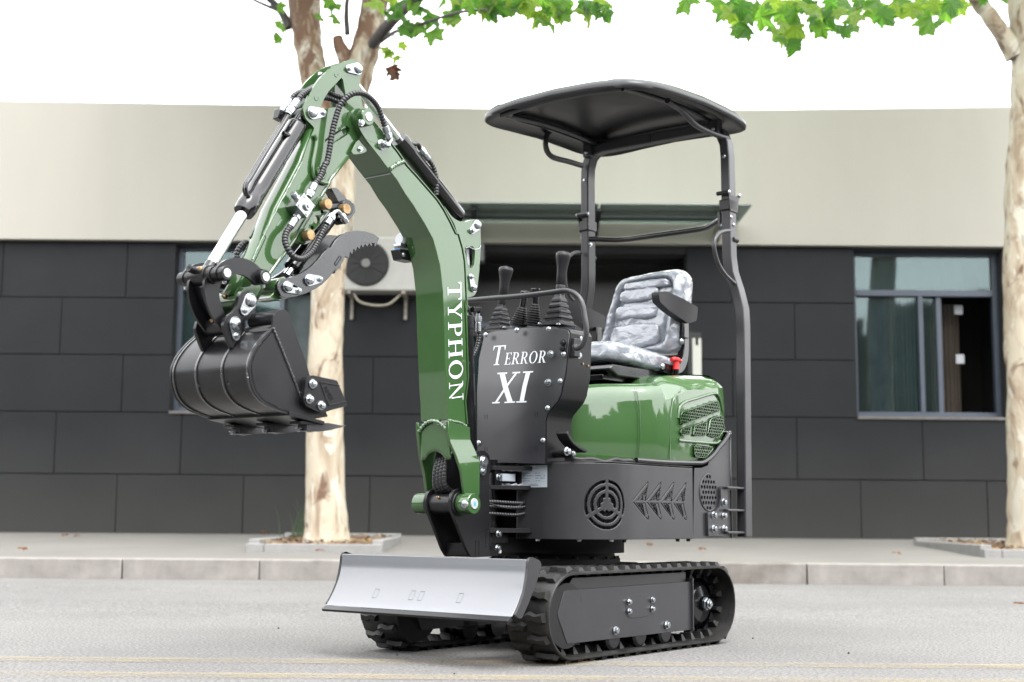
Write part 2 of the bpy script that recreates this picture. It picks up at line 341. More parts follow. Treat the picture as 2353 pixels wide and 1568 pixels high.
def glass_mat(name, tint, mixf, rough=.03, dc=(.15,.2,.19)):
    m = bpy.data.materials.new(name); m.use_nodes = True; t = m.node_tree; L = t.links; t.nodes.remove(t.nodes['Principled BSDF']); out = t.nodes['Material Output']
    tr = t.nodes.new('ShaderNodeBsdfTransparent'); tr.inputs[0].default_value = (*tint, 1); gl = t.nodes.new('ShaderNodeBsdfGlossy'); gl.inputs['Roughness'].default_value = rough
    gl.inputs[0].default_value = (.6,.7,.7,1); df = t.nodes.new('ShaderNodeBsdfDiffuse'); df.inputs[0].default_value = (*dc,1)
    fr = t.nodes.new('ShaderNodeFresnel'); fr.inputs[0].default_value = 1.5
    a = t.nodes.new('ShaderNodeMixShader'); a.inputs[0].default_value = mixf; L.new(tr.outputs[0], a.inputs[1]); L.new(df.outputs[0], a.inputs[2])
    k = t.nodes.new('ShaderNodeMath'); k.operation = 'ADD'; k.inputs[1].default_value = .02; L.new(fr.outputs[0], k.inputs[0])
    b = t.nodes.new('ShaderNodeMixShader'); L.new(k.outputs[0], b.inputs[0]); L.new(a.outputs[0], b.inputs[1]); L.new(gl.outputs[0], b.inputs[2]); L.new(b.outputs[0], out.inputs[0]); return m
M['glass'] = glass_mat('window glass', (.7,.8,.82), .07)
M['aglass'] = glass_mat('awning glass', (.93,.98,.95), .3, .1, (.42,.5,.46))

WALLY, WZ0, WZ1 = 14.5, .30, 3.385
KY = 10.2; KX0, KX1 = -9.3, 9.7
def paint_mat():
    m = mat('faded yellow road paint', (.3,.235,.11), .85); t = m.node_tree; L = t.links; p = t.nodes['Principled BSDF']; tc = t.nodes['Texture Coordinate']
    n = t.nodes.new('ShaderNodeTexNoise'); n.inputs['Scale'].default_value = 60; n.inputs['Detail'].default_value = 5; n.inputs['Roughness'].default_value = .75; L.new(tc.outputs['Object'], n.inputs['Vector'])
    n2 = t.nodes.new('ShaderNodeTexNoise'); n2.inputs['Scale'].default_value = 2.2; n2.inputs['Detail'].default_value = 3; L.new(tc.outputs['Object'], n2.inputs['Vector'])
    ad = t.nodes.new('ShaderNodeMath'); ad.operation = 'MULTIPLY_ADD'; ad.inputs[1].default_value = .7; L.new(n2.outputs['Fac'], ad.inputs[0]); L.new(n.outputs['Fac'], ad.inputs[2])
    r = t.nodes.new('ShaderNodeValToRGB'); r.color_ramp.elements[0].position = .76; r.color_ramp.elements[1].position = .98; r.color_ramp.elements[0].color = (.05,.05,.05,1); r.color_ramp.elements[1].color = (.32,.32,.32,1); L.new(ad.outputs[0], r.inputs[0])
    tr = t.nodes.new('ShaderNodeBsdfTransparent'); mx = t.nodes.new('ShaderNodeMixShader'); L.new(r.outputs[0], mx.inputs[0]); L.new(tr.outputs[0], mx.inputs[1]); L.new(p.outputs[0], mx.inputs[2]); L.new(mx.outputs[0], t.nodes['Material Output'].inputs[0])
    return m
M['yellow'] = paint_mat()

# --- road: flat under the machine, rising gently towards the kerb, on to the horizon
b = MB(); ys = [-300,-60,-20,-6,0,3,6,7,8,9,KY+.3]; zs = [-.02,-.02,-.02,0,0,0,0,.003,.010,.018,.026]
b.grid([[(x, y, z) for x in (-400,-40,-10,0,10,40,400)] for y, z in zip(ys, zs)])
o = link('road', b.mesh('road', M['road'])); o['kind'] = 'structure'
for i, (ya, yb, yc, yd) in enumerate(((4.70,4.845,4.70,4.845), (4.27,4.40,4.27,4.40))):
    b = MB(); b.grid([[(x, ya+.0, .004) for x in (-60, 0, 60)], [(x, yb, .004) for x in (-60, 0, 60)]])
    o = link('yellow_line', b.mesh('yellow_line', M['yellow'])); o['kind'] = 'structure'
# --- ground beyond the pavement
b = MB(); b.grid([[(x, 14.4, .298) for x in (-400,-13.8,13.8,400)], [(x, 26, .29) for x in (-400,-13.8,13.8,400)], [(x, 500, .29) for x in (-400,-13.8,13.8,400)]])
o = link('ground', b.mesh('ground', M['pave'])); o['kind'] = 'structure'
# --- pavement
def pz(y): return .168+(y-10.45)/(WALLY-10.45)*(.30-.168)
b = MB(); b.grid([[(x, y, pz(y)) for x in (-300,-20,-5,5,20,300)] for y in (10.42, 11.3, 12.6, 14.6)])
o = link('pavement', b.mesh('pavement', M['pave'])); o['kind'] = 'structure'
# --- kerb of separate stones
kerb = empty('kerb', (0, KY, 0)); kerb['kind'] = 'structure'
x = -1.833-8*1.0; i = 0
vb = []
for v_ in range(4):
    b = MB(); b.box((-.4965, 0, -.06), (.4965, .26, .172)); vb.append(b.mesh('kerb_stone', M['kerbd'] if v_ == 3 else M['kerb'])) 
for i in range(20):
    xx = -1.833-7.5+i*1.0 if i < 11 else -1.833-7.5+i*1.0
    st = link('kerb_stone', vb[rng.choice((0,1,2,3))], kerb); st.location = (xx+rng.uniform(-.003,.003), rng.uniform(-.006,.006), rng.uniform(-.003,.003)); st.rotation_euler = (0, 0, R(rng.uniform(-.25,.25)))
    md = st.modifiers.new('bevel', 'BEVEL'); md.width = .008; md.segments = 2

# --- building
bld = empty('building', (0, WALLY, .30)); tag(bld, 'low building with charcoal clad wall under an off-white fascia', 'building')
def bpart(name, mb, m, par=bld, **k):
    mb.v = [(v[0], v[1]-WALLY, v[2]-.30) for v in mb.v]; return part(name, mb, m, par, **k)
OPEN = [(-3.6,-2.02,1.57,3.36), (3.64,5.22,1.57,3.36), (-.52,1.86,.30,3.30)]
b = MB(); hl = [rect for rect in OPEN]
outer = [(-14,.27),(14,.27),(14,3.4),(-14,3.4)]
outer = [(-14,.27),(-.52,.27),(-.52,3.30),(1.86,3.30),(1.86,.27),(14,.27),(14,3.4),(-14,3.4)]
b.prism(outer, WALLY+.012, WALLY+.28, 'y', [[(a,c),(a2,c),(a2,d),(a,d)] for a,a2,c,d in OPEN[:2]])
bpart('wall', b, M['joint'])
rows = [(.30,.905),(.915,1.555),(1.565,2.162),(2.172,2.772),(2.782,3.38)]
offs = [-4.116, -4.785, -4.107, -4.785, -4.112]
offr = [3.655, 2.998, 3.655, 2.998, 3.655]
for r_, (z0, z1) in enumerate(rows):
    for side in (0, 1):
        x0 = (offs if side == 0 else offr)[r_]-1.322*12
        for k in range(26):
            a, c = x0+k*1.322+.006, x0+(k+1)*1.322-.006
            lo, hi = (-13.9, -.52) if side == 0 else (1.86, 13.9)
            a, c = max(a, lo), min(c, hi)
            if c-a < .05: continue
            segs = [(a, c)]
            for (ox0, ox1, oz0, oz1) in OPEN[:2]:
                if oz0 < z1-.05 and oz1 > z0+.05:
                    ns = []
                    for (s0, s1) in segs:
                        if s1 <= ox0 or s0 >= ox1: ns.append((s0, s1)); continue
                        if s0 < ox0: ns.append((s0, ox0))
                        if s1 > ox1: ns.append((ox1, s1))
                    segs = ns
            for (s0, s1) in segs:
                if s1-s0 < .03: continue
                b = MB(); b.box((s0-.002, WALLY-.006+rng.uniform(-.002,.002), z0), (s1+.002, WALLY+.014, z1)); bpart('cladding_panel', b, M['panel'], bev=.003)
# fascia: slightly higher towards both ends
b = MB(); b.prism([(-14,3.387),(14,3.387),(14,5.05),(5.32,4.918),(2.54,4.861),(-.05,4.852),(-5.57,4.898),(-14,4.97)], WALLY-.10, WALLY+.35, 'y'); bpart('fascia', b, M['fascia'])
b = MB(); b.box((-14, WALLY+.3, .27), (-13.7, 22, 4.6)); b.box((13.7, WALLY+.3, .27), (14, 22, 4.6)); b.box((-14, 21.7, .27), (14, 22, 4.6)); bpart('side_wall', b, M['fascia'])
b = MB(); b.box((-13.7, WALLY+.36, 4.45), (13.7, 21.7, 4.6)); bpart('roof', b, M['pave'])
def window(x0, x1, z0, z1, mull, curt):
    w_ = empty('window', (0,0,0)); w_.parent = bld
    Y = WALLY+.15; b = MB(); t = .055; tz = z0+(z1-z0)*.735
    b.box((x0,Y,z0+.0), (x0+t,Y+.08,z1)); b.box((x1-t,Y,z0), (x1,Y+.08,z1)); b.box((x0+t,Y,z1-t*.7), (x1-t,Y+.08,z1)); b.box((x0+t,Y,z0), (x1-t,Y+.08,z0+t*1.2)); b.box((x0+t,Y-.01,tz), (x1-t,Y+.07,tz+t*1.2))
    for mx, mw, dy in mull: b.box((x0+mx, Y-.005+dy, z0+t*1.2), (x0+mx+mw, Y+.055+dy, tz))
    bpart('window_frame', b, M['frame'], w_, bev=.004)
    b = MB(); b.box((x0+t, Y+.035, tz+t*1.2), (x1-t, Y+.041, z1-t*.7)); bpart('pane', b, M['glass'], w_)
    b = MB(); b.box((x0+t, Y+.06, z0+t*1.2), (x0+mull[0][0]+.01, Y+.066, tz)); bpart('pane', b, M['glass'], w_)
    if len(mull) > 1: b = MB(); b.box((x0+mull[0][0]+mull[0][1], Y+.085, z0+t*1.2), (x0+mull[1][0], Y+.091, tz)); bpart('pane', b, M['glass'], w_)
    b = MB(); b.box((x0+.002, WALLY-.03, z0-.022), (x1-.002, Y, z0+.006)); bpart('sill', b, M['sill'], w_)
    for (a, c, m_, y_, zz0, zz1) in curt:
        b = MB(); n = 24; rws = []
        for i in range(n+1): xx = x0+a+(c-a)*i/n; yy = Y+y_+.012*math.sin(i*1.9); rws.append([(xx, yy, z0+zz0), (xx, yy, z0+zz1)])
        b.grid(rws); bpart('curtain', b, M[m_], w_)
    return w_
for (x0, x1) in ((-3.6,-2.02),(3.64,5.22)):       # dim rooms behind the windows
    b = MB(); b.box((x0-.3, WALLY+1.6, 1.2), (x1+.3, WALLY+1.65, 3.6)); b.box((x0-.35, WALLY+.29, 1.2), (x0-.3, WALLY+1.65, 3.6)); b.box((x1+.3, WALLY+.29, 1.2), (x1+.35, WALLY+1.65, 3.6)); b.box((x0-.35, WALLY+.29, 3.6), (x1+.35, WALLY+1.65, 3.65)); b.box((x0-.35, WALLY+.29, 1.15), (x1+.35, WALLY+1.65, 1.2))
    bpart('room', b, M['interior'])
window(3.64, 5.22, 1.57, 3.36, [(.72,.05,0),(.92,.055,.03)], [(.22,.42,'curt1',.13,.05,1.3),(.42,.72,'curt2',.13,.05,1.3),(.06,1.3,'curt2',.25,1.38,1.75),(.98,1.3,'curt3',.45,.05,1.3)])
window(-3.6, -2.02, 1.57, 3.36, [(.75,.05,0),(1.1,.05,.03)], [(.06,1.5,'curt2',.12,.05,1.3),(.06,1.5,'curt2',.15,1.38,1.75)])
w_ = bld
for zc in (2.73, 2.19): b = MB(); b.box((4.83, WALLY+.4, zc), (4.92, WALLY+.405, zc+.1)); bpart('paper_slip', b, M['wht'])
# entrance recess
b = MB(); b.box((-.75, WALLY+.9, .27), (2.1, WALLY+.95, 3.4)); b.box((-.6, WALLY+.29, .27), (-.52, WALLY+.9, 3.4)); b.box((1.862, WALLY+.29, .27), (1.94, WALLY+.9, 3.4)); b.box((-.6, WALLY+.29, 3.34), (1.94, WALLY+.95, 3.4)); bpart('entrance_recess', b, M['doordark'])
for k in range(3):
    b = MB(); x0 = -.5+k*.79; b.prism([(x0,.31),(x0+.77,.31),(x0+.77,2.55),(x0,2.55)], WALLY+.55, WALLY+.6, 'y', [[(x0+.06,.5),(x0+.71,.5),(x0+.71,2.47),(x0+.06,2.47)]]); d_ = bpart('door', b, M['doordark'], bev=.003)
    b = MB(); b.box((x0+.06, WALLY+.57, .5), (x0+.71, WALLY+.576, 2.47)); bpart('pane', b, M['glass'], d_)
b = MB(); b.box((-.5, WALLY+.53, 2.56), (1.85, WALLY+.62, 2.62)); bpart('transom', b, M['frame'])
b = MB(); b.prism([(1.905,1.3),(1.998,1.3),(1.998,2.385),(1.967,2.385),(1.967,2.31),(1.936,2.31),(1.936,2.385),(1.905,2.385)], WALLY-.06, WALLY-.02, 'y'); bpart('door_track', b, mat('cream enamel strip', (.4,.4,.36), .5), bev=.004)
b = MB(); b.box((1.862, WALLY-.035, 1.2), (1.903, WALLY-.016, 2.46)); b.box((1.903, WALLY-.035, 2.39), (2.0, WALLY-.016, 2.45)); bpart('door_frame', b, M['doordark'])
# awning
aw = empty('awning', (1, 14.4, 3.6)); tag(aw, 'green-tinted glass awning over the dark entrance, on steel brackets', 'awning')
def apart(name, mb, m): mb.v = [(v[0]-1, v[1]-14.4, v[2]-3.6) for v in mb.v]; return part(name, mb, m, aw, bev=.002)
b = MB(); b.box((-.62, 13.5, 3.604), (.86, 14.39, 3.616)); apart('glass_panel', b, M['aglass'])
b = MB(); b.box((.875, 13.5, 3.604), (2.39, 14.39, 3.616)); apart('glass_panel', b, M['aglass'])
b = MB(); b.tube([(-.6,14.0,3.572),(2.3,14.0,3.572)], .022, 10); apart('rail', b, M['plate'])
for xx in (-.4, .87, 2.16):
    b = MB(); b.prism([(14.39,3.40),(14.39,3.55),(13.62,3.59),(13.62,3.565),(14.25,3.47)], xx-.025, xx+.025, 'x'); apart('bracket', b, M['rust' if xx > 2 else 'plate'])
# junction box left of awning
b = MB(); b.box((-.42, 14.3, 3.17), (-.30, 14.485, 3.36)); jb = part('junction_box', b, mat('grey box', (.1,.105,.105), .6), None, bev=.006); tag(jb, 'small grey junction box under the left end of the glass awning', 'box')

# --- air conditioner
ac = empty('air_conditioner', (-1.42, 14.3, 2.8)); tag(ac, 'cream outdoor air conditioner with round black fan grille, hung on the wall beside the tree', 'air conditioner')
def acp(name, mb, m, **k): mb.v = [(v[0]+1.42, v[1]-14.3, v[2]-2.8) for v in mb.v]; return part(name, mb, M[m], ac, **k)
b = MB(); b.box((-1.86, 14.13, 2.815), (-.98, 14.40, 3.385)); acp('casing', b, 'acbody', bev=.02, seg=3)
b = MB(); b.lathe((-1.523,14.128,3.10), (0,-.02,0), [(0,.24),(.4,.235),(1,.222)], 48); acp('fan_backing', b, 'acgrille')
b = MB()
for r_ in (.06,.085,.11,.135,.16,.185,.21,.228): b.tube([(-1.523+r_*math.cos(2*math.pi*k/36), 14.104, 3.10+r_*math.sin(2*math.pi*k/36)) for k in range(37)], .0028, 5, cap=False)
for k in range(12): a = 2*math.pi*k/12; b.tube([(-1.523+.05*math.cos(a),14.102,3.10+.05*math.sin(a)),(-1.523+.232*math.cos(a),14.102,3.10+.232*math.sin(a))], .003, 5)
acp('fan_grille', b, 'acgrille')
b = MB(); b.lathe((-1.523,14.10,3.10), (0,-.01,0), [(0,.048),(1,.044)], 28); acp('fan_hub', b, 'acline')
b = MB(); b.box((-1.226,14.1265,3.21), (-1.12,14.1295,3.31)); acp('sticker', b, 'blue')
for xx in (-1.7, -1.13):
    b = MB(); b.box((xx-.02,14.12,2.785),(xx+.02,14.48,2.81)); b.box((xx-.015,14.44,2.56),(xx+.015,14.48,2.785)); acp('wall_bracket', b, 'rust')
b = MB(); b.tube(cr([(-1.66,14.2,2.8),(-1.58,14.15,2.70),(-1.42,14.13,2.66),(-1.28,14.15,2.68),(-1.16,14.2,2.79)], 8), .012, 10); acp('refrigerant_pipe', b, 'cable')
# --- tree pits
def planter(cx, lab, x0, x1):
    pl = empty('tree_pit', (cx, 12.3, .23)); tag(pl, lab, 'tree pit', 'granite edged tree pits on the pavement')
    y0, y1 = 11.35, 13.35; e = .09
    def pp(n_, mb, m, **k): mb.v = [(v[0]-cx, v[1]-12.3, v[2]-.23) for v in mb.v]; return part(n_, mb, m, pl, **k)
    def h(y): return pz(y)+.068
    for (a, c) in ((x0, x0+.14), (x0+.145, x1)):
        b = MB(); b.box((a, y0, .15), (c, y0+e, h(y0))); pp('edging_stone', b, M['granite'], bev=.006)
    b = MB(); b.box((x0, y1-e, .2), (x1, y1, h(y1))); pp('edging_stone', b, M['granite'], bev=.006)
    for xa in (x0, x1-e):
        b = MB(); b.box((xa, y0+e+.003, .15), (xa+e, y1-e-.003, h(12.4))); q = pp('edging_stone', b, M['granite'], bev=.006)
    b = MB(); n = 14; rws = []
    for i in range(n+1):
        for_ = []
        for j in range(n+1):
            X = x0+e+(x1-x0-2*e)*i/n; Y = y0+e+(y1-y0-2*e)*j/n; for_.append((X, Y, h(Y)-.03+.02*noise.noise((X*7,Y*7,3))))
        rws.append(for_)
    b.grid(rws); pp('soil', b, M['soil'])
    # leaf litter
    b = MB(); r2 = random.Random(int(cx*10)+5)
    for i in range(420):
        X = r2.uniform(x0+e, x1-e); Y = r2.uniform(y0+e, y1-e); a = r2.uniform(0,6.3); s_ = r2.uniform(.012,.03); z = h(Y)-.018+r2.uniform(0,.02)
        c_, n_ = math.cos(a)*s_, math.sin(a)*s_; t_ = r2.uniform(-.5,.5)*s_
        b.add([(X+c_,Y+n_,z+t_),(X-n_,Y+c_,z),(X-c_,Y-n_,z-t_*.3),(X+n_*.6,Y-c_*.6,z+s_*.3)], [(0,1,2),(0,2,3)])
    q = pp('leaf_litter', b, mat('leaf litter', (.17,.085,.035), .8, var=.5, vs_=9, col2=(.24,.17,.08)), fix=False); q['kind'] = 'stuff'
    return pl
planter(-1.6, 'granite-edged tree pit behind the dozer blade, holding dry litter and the forked tree', -2.15, -1.045)
planter(4.5, 'granite-edged tree pit with dry litter at the right edge of the photo', 3.86, 5.3)

# --- plane trees
def bark(nm='mottled plane bark', t0=.44, t1=.60, f0=.57, f1=.66):
    m = mat(nm, (.5,.42,.3), .8, bump=.4, bs=22); t = m.node_tree; L = t.links; p = t.nodes['Principled BSDF']; tc = t.nodes['Texture Coordinate']
    mp = t.nodes.new('ShaderNodeMapping'); mp.inputs['Scale'].default_value = (1,1,.42); L.new(tc.outputs['Object'], mp.inputs[0])
    def nz(sc, off, det=4, dist=1.5):
        a = t.nodes.new('ShaderNodeTexNoise'); a.inputs['Scale'].default_value = sc; a.inputs['Detail'].default_value = det; a.inputs['Roughness'].default_value = .6; a.inputs['Distortion'].default_value = dist
        o_ = t.nodes.new('ShaderNodeVectorMath'); o_.inputs[1].default_value = (off,)*3; L.new(mp.outputs[0], o_.inputs[0]); L.new(o_.outputs[0], a.inputs['Vector']); return a
    def rp(s, a, b_):
        r = t.nodes.new('ShaderNodeValToRGB'); r.color_ramp.elements[0].position = a; r.color_ramp.elements[1].position = b_; L.new(s.outputs['Fac'], r.inputs[0]); return r
    cur = None
    def mixc(fac, c1, c2):
        x = t.nodes.new('ShaderNodeMix'); x.data_type = 'RGBA'; L.new(fac.outputs[0], x.inputs[0])
        if isinstance(c1, tuple): x.inputs[6].default_value = c1
        else: L.new(c1.outputs[2], x.inputs[6])
        x.inputs[7].default_value = c2; return x
    a = mixc(rp(nz(3.6,0), t0, t1), (.37,.325,.25,1), (.23,.175,.12,1))
    a = mixc(rp(nz(5,7), .55, .6), a, (.40,.375,.315,1))
    a = mixc(rp(nz(5,13,5), f0, f1), a, (.11,.06,.035,1))
    a = mixc(rp(nz(9,23,5), .68, .71), a, (.19,.2,.17,1))
    L.new(a.outputs[2], p.inputs['Base Color']); return m
M['bark'] = bark(); M['bark2'] = bark('rough upper plane bark', .34, .5, .44, .54)
M['twig'] = mat('grey twig', (.05,.043,.042), .85, var=.4, vs_=30)
def leafmat(name, c, tr):
    m = bpy.data.materials.new(name); m.use_nodes = True; t = m.node_tree; L = t.links; p = t.nodes['Principled BSDF']; p.inputs['Roughness'].default_value = .5
    n = t.nodes.new('ShaderNodeTexNoise'); n.inputs['Scale'].default_value = 14; tc = t.nodes.new('ShaderNodeTexCoord'); L.new(tc.outputs['Object'], n.inputs['Vector'])
    r = t.nodes.new('ShaderNodeValToRGB'); r.color_ramp.elements[0].color = (*[x*.7 for x in c],1); r.color_ramp.elements[1].color = (*[x*1.25 for x in c],1); L.new(n.outputs['Fac'], r.inputs[0]); L.new(r.outputs[0], p.inputs['Base Color'])
    tl = t.nodes.new('ShaderNodeBsdfTranslucent'); tl.inputs[0].default_value = (*tr,1); mx = t.nodes.new('ShaderNodeMixShader'); mx.inputs[0].default_value = .68; L.new(p.outputs[0], mx.inputs[1]); L.new(tl.outputs[0], mx.inputs[2]); L.new(mx.outputs[0], t.nodes['Material Output'].inputs[0]); return m
LM = [leafmat('leaf green', (.05,.11,.02), (.17,.36,.04)), leafmat('leaf dark green', (.035,.08,.02), (.11,.28,.035)), leafmat('leaf yellow green', (.09,.15,.02), (.29,.44,.05))]
LBROWN = leafmat('brown leaf', (.1,.05,.03), (.15,.06,.03))
LORANGE = leafmat('fallen leaf', (.26,.12,.05), (.2,.08,.03))
def leaf_mesh(seed, m, fold=.2):
    """plane leaf: five pointed lobes with teeth"""
    r_ = random.Random(seed); lob = [(-112,.66),(-57,.92),(0,1.0),(57,.92),(112,.66)]; pts = []
    for i, (an, ln) in enumerate(lob):
        ln *= r_.uniform(.85,1.1)*.5; a = R(an+90)
        for (da, f) in ((-21,.70),(-15,.72),(-11,.86),(-5,.88),(0,1.0),(5,.88),(11,.86),(15,.72),(21,.70)): pts.append((math.cos(a+R(da))*ln*f, math.sin(a+R(da))*ln*f))
        if i < 4: am = R((an+lob[i+1][0])/2+90); pts.append((math.cos(am)*.30, math.sin(am)*.30))
    pts.append((-.16,-.2)) if False else None
    vs = [(0,0,0)]+[(x,y,-fold*r_.uniform(.6,1.6)*abs(x)**1.3-.6*y*abs(y)*r_.uniform(.4,1.2)+.07*math.sin(9*x+seed)) for x,y in pts]
    n = len(pts); fs = [(0,i,i+1) for i in range(1,n)]+[(0,n,1)]
    b = MB(); b.add(vs, fs); b.add([(-.008,0,0),(.008,0,0),(.006,-.4,-.06),(-.006,-.4,-.06)], [(0,1,2,3)])
    return b.mesh('leaf', m, smooth=False, fix=False)
LEAF = [leaf_mesh(i*3+j, LM[j]) for i in range(3) for j in range(3)]
LB = leaf_mesh(50, LBROWN, .9)
def limb(b, pts, rads, n=18, seed=0, warp=.05, knots=0):
    P = cr(pts, 8); m = len(P); rs = []
    for i in range(m):
        t = i/(m-1)*(len(rads)-1); k = min(int(t), len(rads)-2); rs.append(rads[k]*(1-(t-k))+rads[k+1]*(t-k))
    base = len(b.v); rows = []
    for i, p in enumerate(P):
        tg = (P[min(i+1,m-1)]-P[max(i-1,0)]).normalized(); ref = Vector((1,0,0)); a = (ref-ref.dot(tg)*tg).normalized(); c = tg.cross(a); row = []
        for k in range(n):
            an = 2*math.pi*k/n; dr = 1+warp*noise.noise((p.x*3+math.cos(an)*1.5+seed, p.y*3+math.sin(an)*1.5, p.z*2.2))+warp*.6*noise.noise((math.cos(an)*4+seed, math.sin(an)*4, p.z*9))
            row.append(p+(a*math.cos(an)+c*math.sin(an))*rs[i]*dr)
        rows.append(row)
    b.grid(rows, closed=True); b.f.append(tuple(base+(m-1)*n+k for k in range(n))); return b
TD = 12.3
def TP(px, py, Y=TD): x, z = wY(px, py, Y); return (x, Y, z)
tree1 = empty('plane_tree', (-1.6, TD, .28)); tag(tree1, 'forked plane tree with mottled cream bark behind the arm and bucket', 'tree', 'street plane trees')
tree2 = empty('plane_tree', (4.5, TD, .28)); tag(tree2, 'plane tree with pale straight trunk at the right edge of the photo', 'tree', 'street plane trees')
def tpart(tree, name, mb, m, **k):
    L_ = tree.location; mb.v = [(v[0]-L_.x, v[1]-L_.y, v[2]-L_.z) for v in mb.v]; return part(name, mb, m, tree, ang=80, **k)
b = MB(); limb(b, [TP(749,1262),TP(749,1225),TP(748,1150),TP(748,950),TP(750,780),TP(760,600),TP(782,460),TP(772,330)], [.225,.195,.175,.162,.152,.148,.135,.15], 24, 1, .1)
tpart(tree1, 'trunk', b, M['bark'])
b = MB(); limb(b, [TP(765,370),TP(738,260),TP(716,150),TP(703,60),TP(695,-60),TP(660,-300,12.0),TP(600,-700,11.6)], [.125,.12,.125,.14,.15,.13,.07], 18, 2, .22); tpart(tree1, 'limb', b, M['bark2'])
b = MB(); limb(b, [TP(775,370),TP(800,270),TP(820,180),TP(845,90),TP(862,0),TP(900,-200,12.0),TP(980,-600,11.3)], [.12,.125,.14,.13,.125,.1,.05], 18, 3, .22); tpart(tree1, 'limb', b, M['bark2'])
b = MB(); limb(b, [TP(800,150),TP(782,110),TP(775,85)], [.08,.06,.045], 12, 4, .3); tpart(tree1, 'limb_stub', b, M['bark2'])
def branch(tree, pts, r0, r1, name='branch'):
    b = MB(); limb(b, pts, [r0, r1], 8, rng.random()*9, .12); return tpart(tree, name, b, M['twig'])
branch(tree1, [TP(665,65),TP(648,30),TP(610,-10),TP(560,-40),TP(480,-120)], .045, .02)
branch(tree1, [TP(640,25),TP(600,8),TP(570,-5),TP(500,-30)], .018, .01)
branch(tree1, [TP(798,80),TP(796,30),TP(800,-20),TP(815,-150)], .028, .016)
branch(tree1, [TP(845,70,12.2),TP(858,40),TP(875,-10),TP(905,-150)], .035, .02)
branch(tree1, [TP(858,100,12.1),TP(895,55,11.4),TP(945,8,10.4),TP(1010,-30,9.5),TP(1120,-60,9.0),TP(1300,-90,8.8)], .055, .02)
branch(tree1, [TP(872,98,12.1),TP(905,75,11.2),TP(930,68,10.6),TP(985,50,10.0),TP(1050,30,9.5),TP(1120,22,9.1)], .02, .008)
branch(tree1, [TP(905,75,11.2),TP(903,100,11),TP(906,130,11)], .008, .004)
b = MB(); limb(b, [TP(2366,1268),TP(2364,1225),TP(2362,1150),TP(2356,950),TP(2350,780),TP(2348,600),TP(2352,430),TP(2358,300),TP(2364,150),TP(2355,0),TP(2350,-300),TP(2340,-700)], [.2,.175,.165,.158,.165,.16,.155,.15,.15,.15,.12,.06], 24, 6, .14)
tpart(tree2, 'trunk', b, M['bark'])
b = MB(); limb(b, [TP(2335,130),TP(2308,85),TP(2282,48),TP(2250,8),TP(2180,-90,11.8),TP(2050,-250,11)], [.1,.085,.08,.07,.05,.03], 14, 7, .2); tpart(tree2, 'limb', b, M['bark'])
branch(tree2, [TP(2200,-60,11.8),TP(2100,-40,10.5),TP(1950,-20,9.6),TP(1800,-20,9.0),TP(1700,-10,8.9)], .04, .01)
branch(tree2, [TP(1950,-20,9.6),TP(1900,20,9.3),TP(1860,55,9.1)], .014, .005)
# leaves: hung singly along the twigs
def leaf(tree, px, py, Y, size, mi=None, mesh=None, tilt=None):
    x, z = wY(px+rng.gauss(0,5), py-abs(rng.gauss(0,4)), Y); me = mesh or rng.choice(LEAF if mi is None else LEAF[mi::3])
    o_ = link('leaf', me, tree); o_.location = Vector((x, Y, z))-tree.location
    t_ = rng.uniform(-50, 50) if tilt is None else tilt
    o_.rotation_euler = (R(rng.uniform(40, 125)), R(rng.uniform(-30,30)), R(rng.uniform(-50,50))); s_ = size*.74
    o_.scale = (s_, s_, s_)
    o_.rotation_euler.rotate_axis('Z', R(180+t_)); return o_
def scatter(tree, pts, Y, n, spread=22, size=(.2,.34)):
    for i in range(n):
        p = rng.choice(pts); leaf(tree, p[0]+rng.gauss(0, spread), p[1]+rng.gauss(0, spread*.6), Y+rng.uniform(-.5,.5), rng.uniform(*size))
N_ = lambda x, y: ((900+x*.68)/1.7408, y*.68/1.7408)
O_ = lambda x, y: ((2600+x*.6358)/1.7408, y*.6358/1.7408)
for x, y in ((310,60),(305,140),(320,230),(620,60),(560,95),(650,120),(640,20)): leaf(tree1, *N_(x,y), 11.6, rng.uniform(.2,.3), 0)
for x, y in ((960,60),(1010,40),(1060,100),(1100,170),(1130,60),(1200,120),(1215,200),(1180,60),(1240,20),(1330,90),(1380,110),(1350,60),(1240,130),(1060,160),(990,110)): leaf(tree1, *N_(x,y), 10.2, rng.uniform(.22,.34))
for x, y in ((1450,40),(1520,20),(1550,70),(1600,40),(1500,60),(1690,50),(1720,20),(1650,10),(1790,60),(1830,100),(1890,150),(1880,80),(1950,60),(2000,20),(1980,90),(2100,60),(2140,90),(2200,60),(2240,40),(2260,90),(2120,20),(2180,10),(1560,10),(1760,10),(1870,10)): leaf(tree1, *N_(x,y), 9.2, rng.uniform(.24,.36))
for x, y in ((985,320),(1040,275),(1010,345),(960,300)): leaf(tree1, *N_(x,y), 11.0, rng.uniform(.17,.22), 2)
leaf(tree1, *N_(985,400), 11.0, .3, mesh=LB); leaf(tree1, *N_(992,440), 11.0, .22, mesh=LB)
for x, y in ((240,15),(470,30),(500,110),(560,150),(590,60),(530,30),(620,90),(670,40),(700,110),(740,60),(610,190),(570,180),(800,20),(840,90),(850,150),(800,210),(850,260),(900,280),(930,240),(780,190),(900,180),(960,130),(1000,60),(1040,120),(1090,180),(1120,110),(1180,160),(1230,190),(1270,150),(1200,80),(1290,110),(1130,30),(1250,30),(1330,40),(960,40),(900,100),(880,40),(1060,60),(1300,20),(1430,60),(1470,100),(1420,20),(1560,100),(1540,50),(1600,70),(1650,50),(1600,20),(1730,40),(1760,110),(1730,160),(1830,140),(1880,90),(1860,40),(1900,20),(1790,20),(1700,15)): leaf(tree2, *O_(x,y), 9.0+rng.uniform(-.3,.3), rng.uniform(.24,.36))
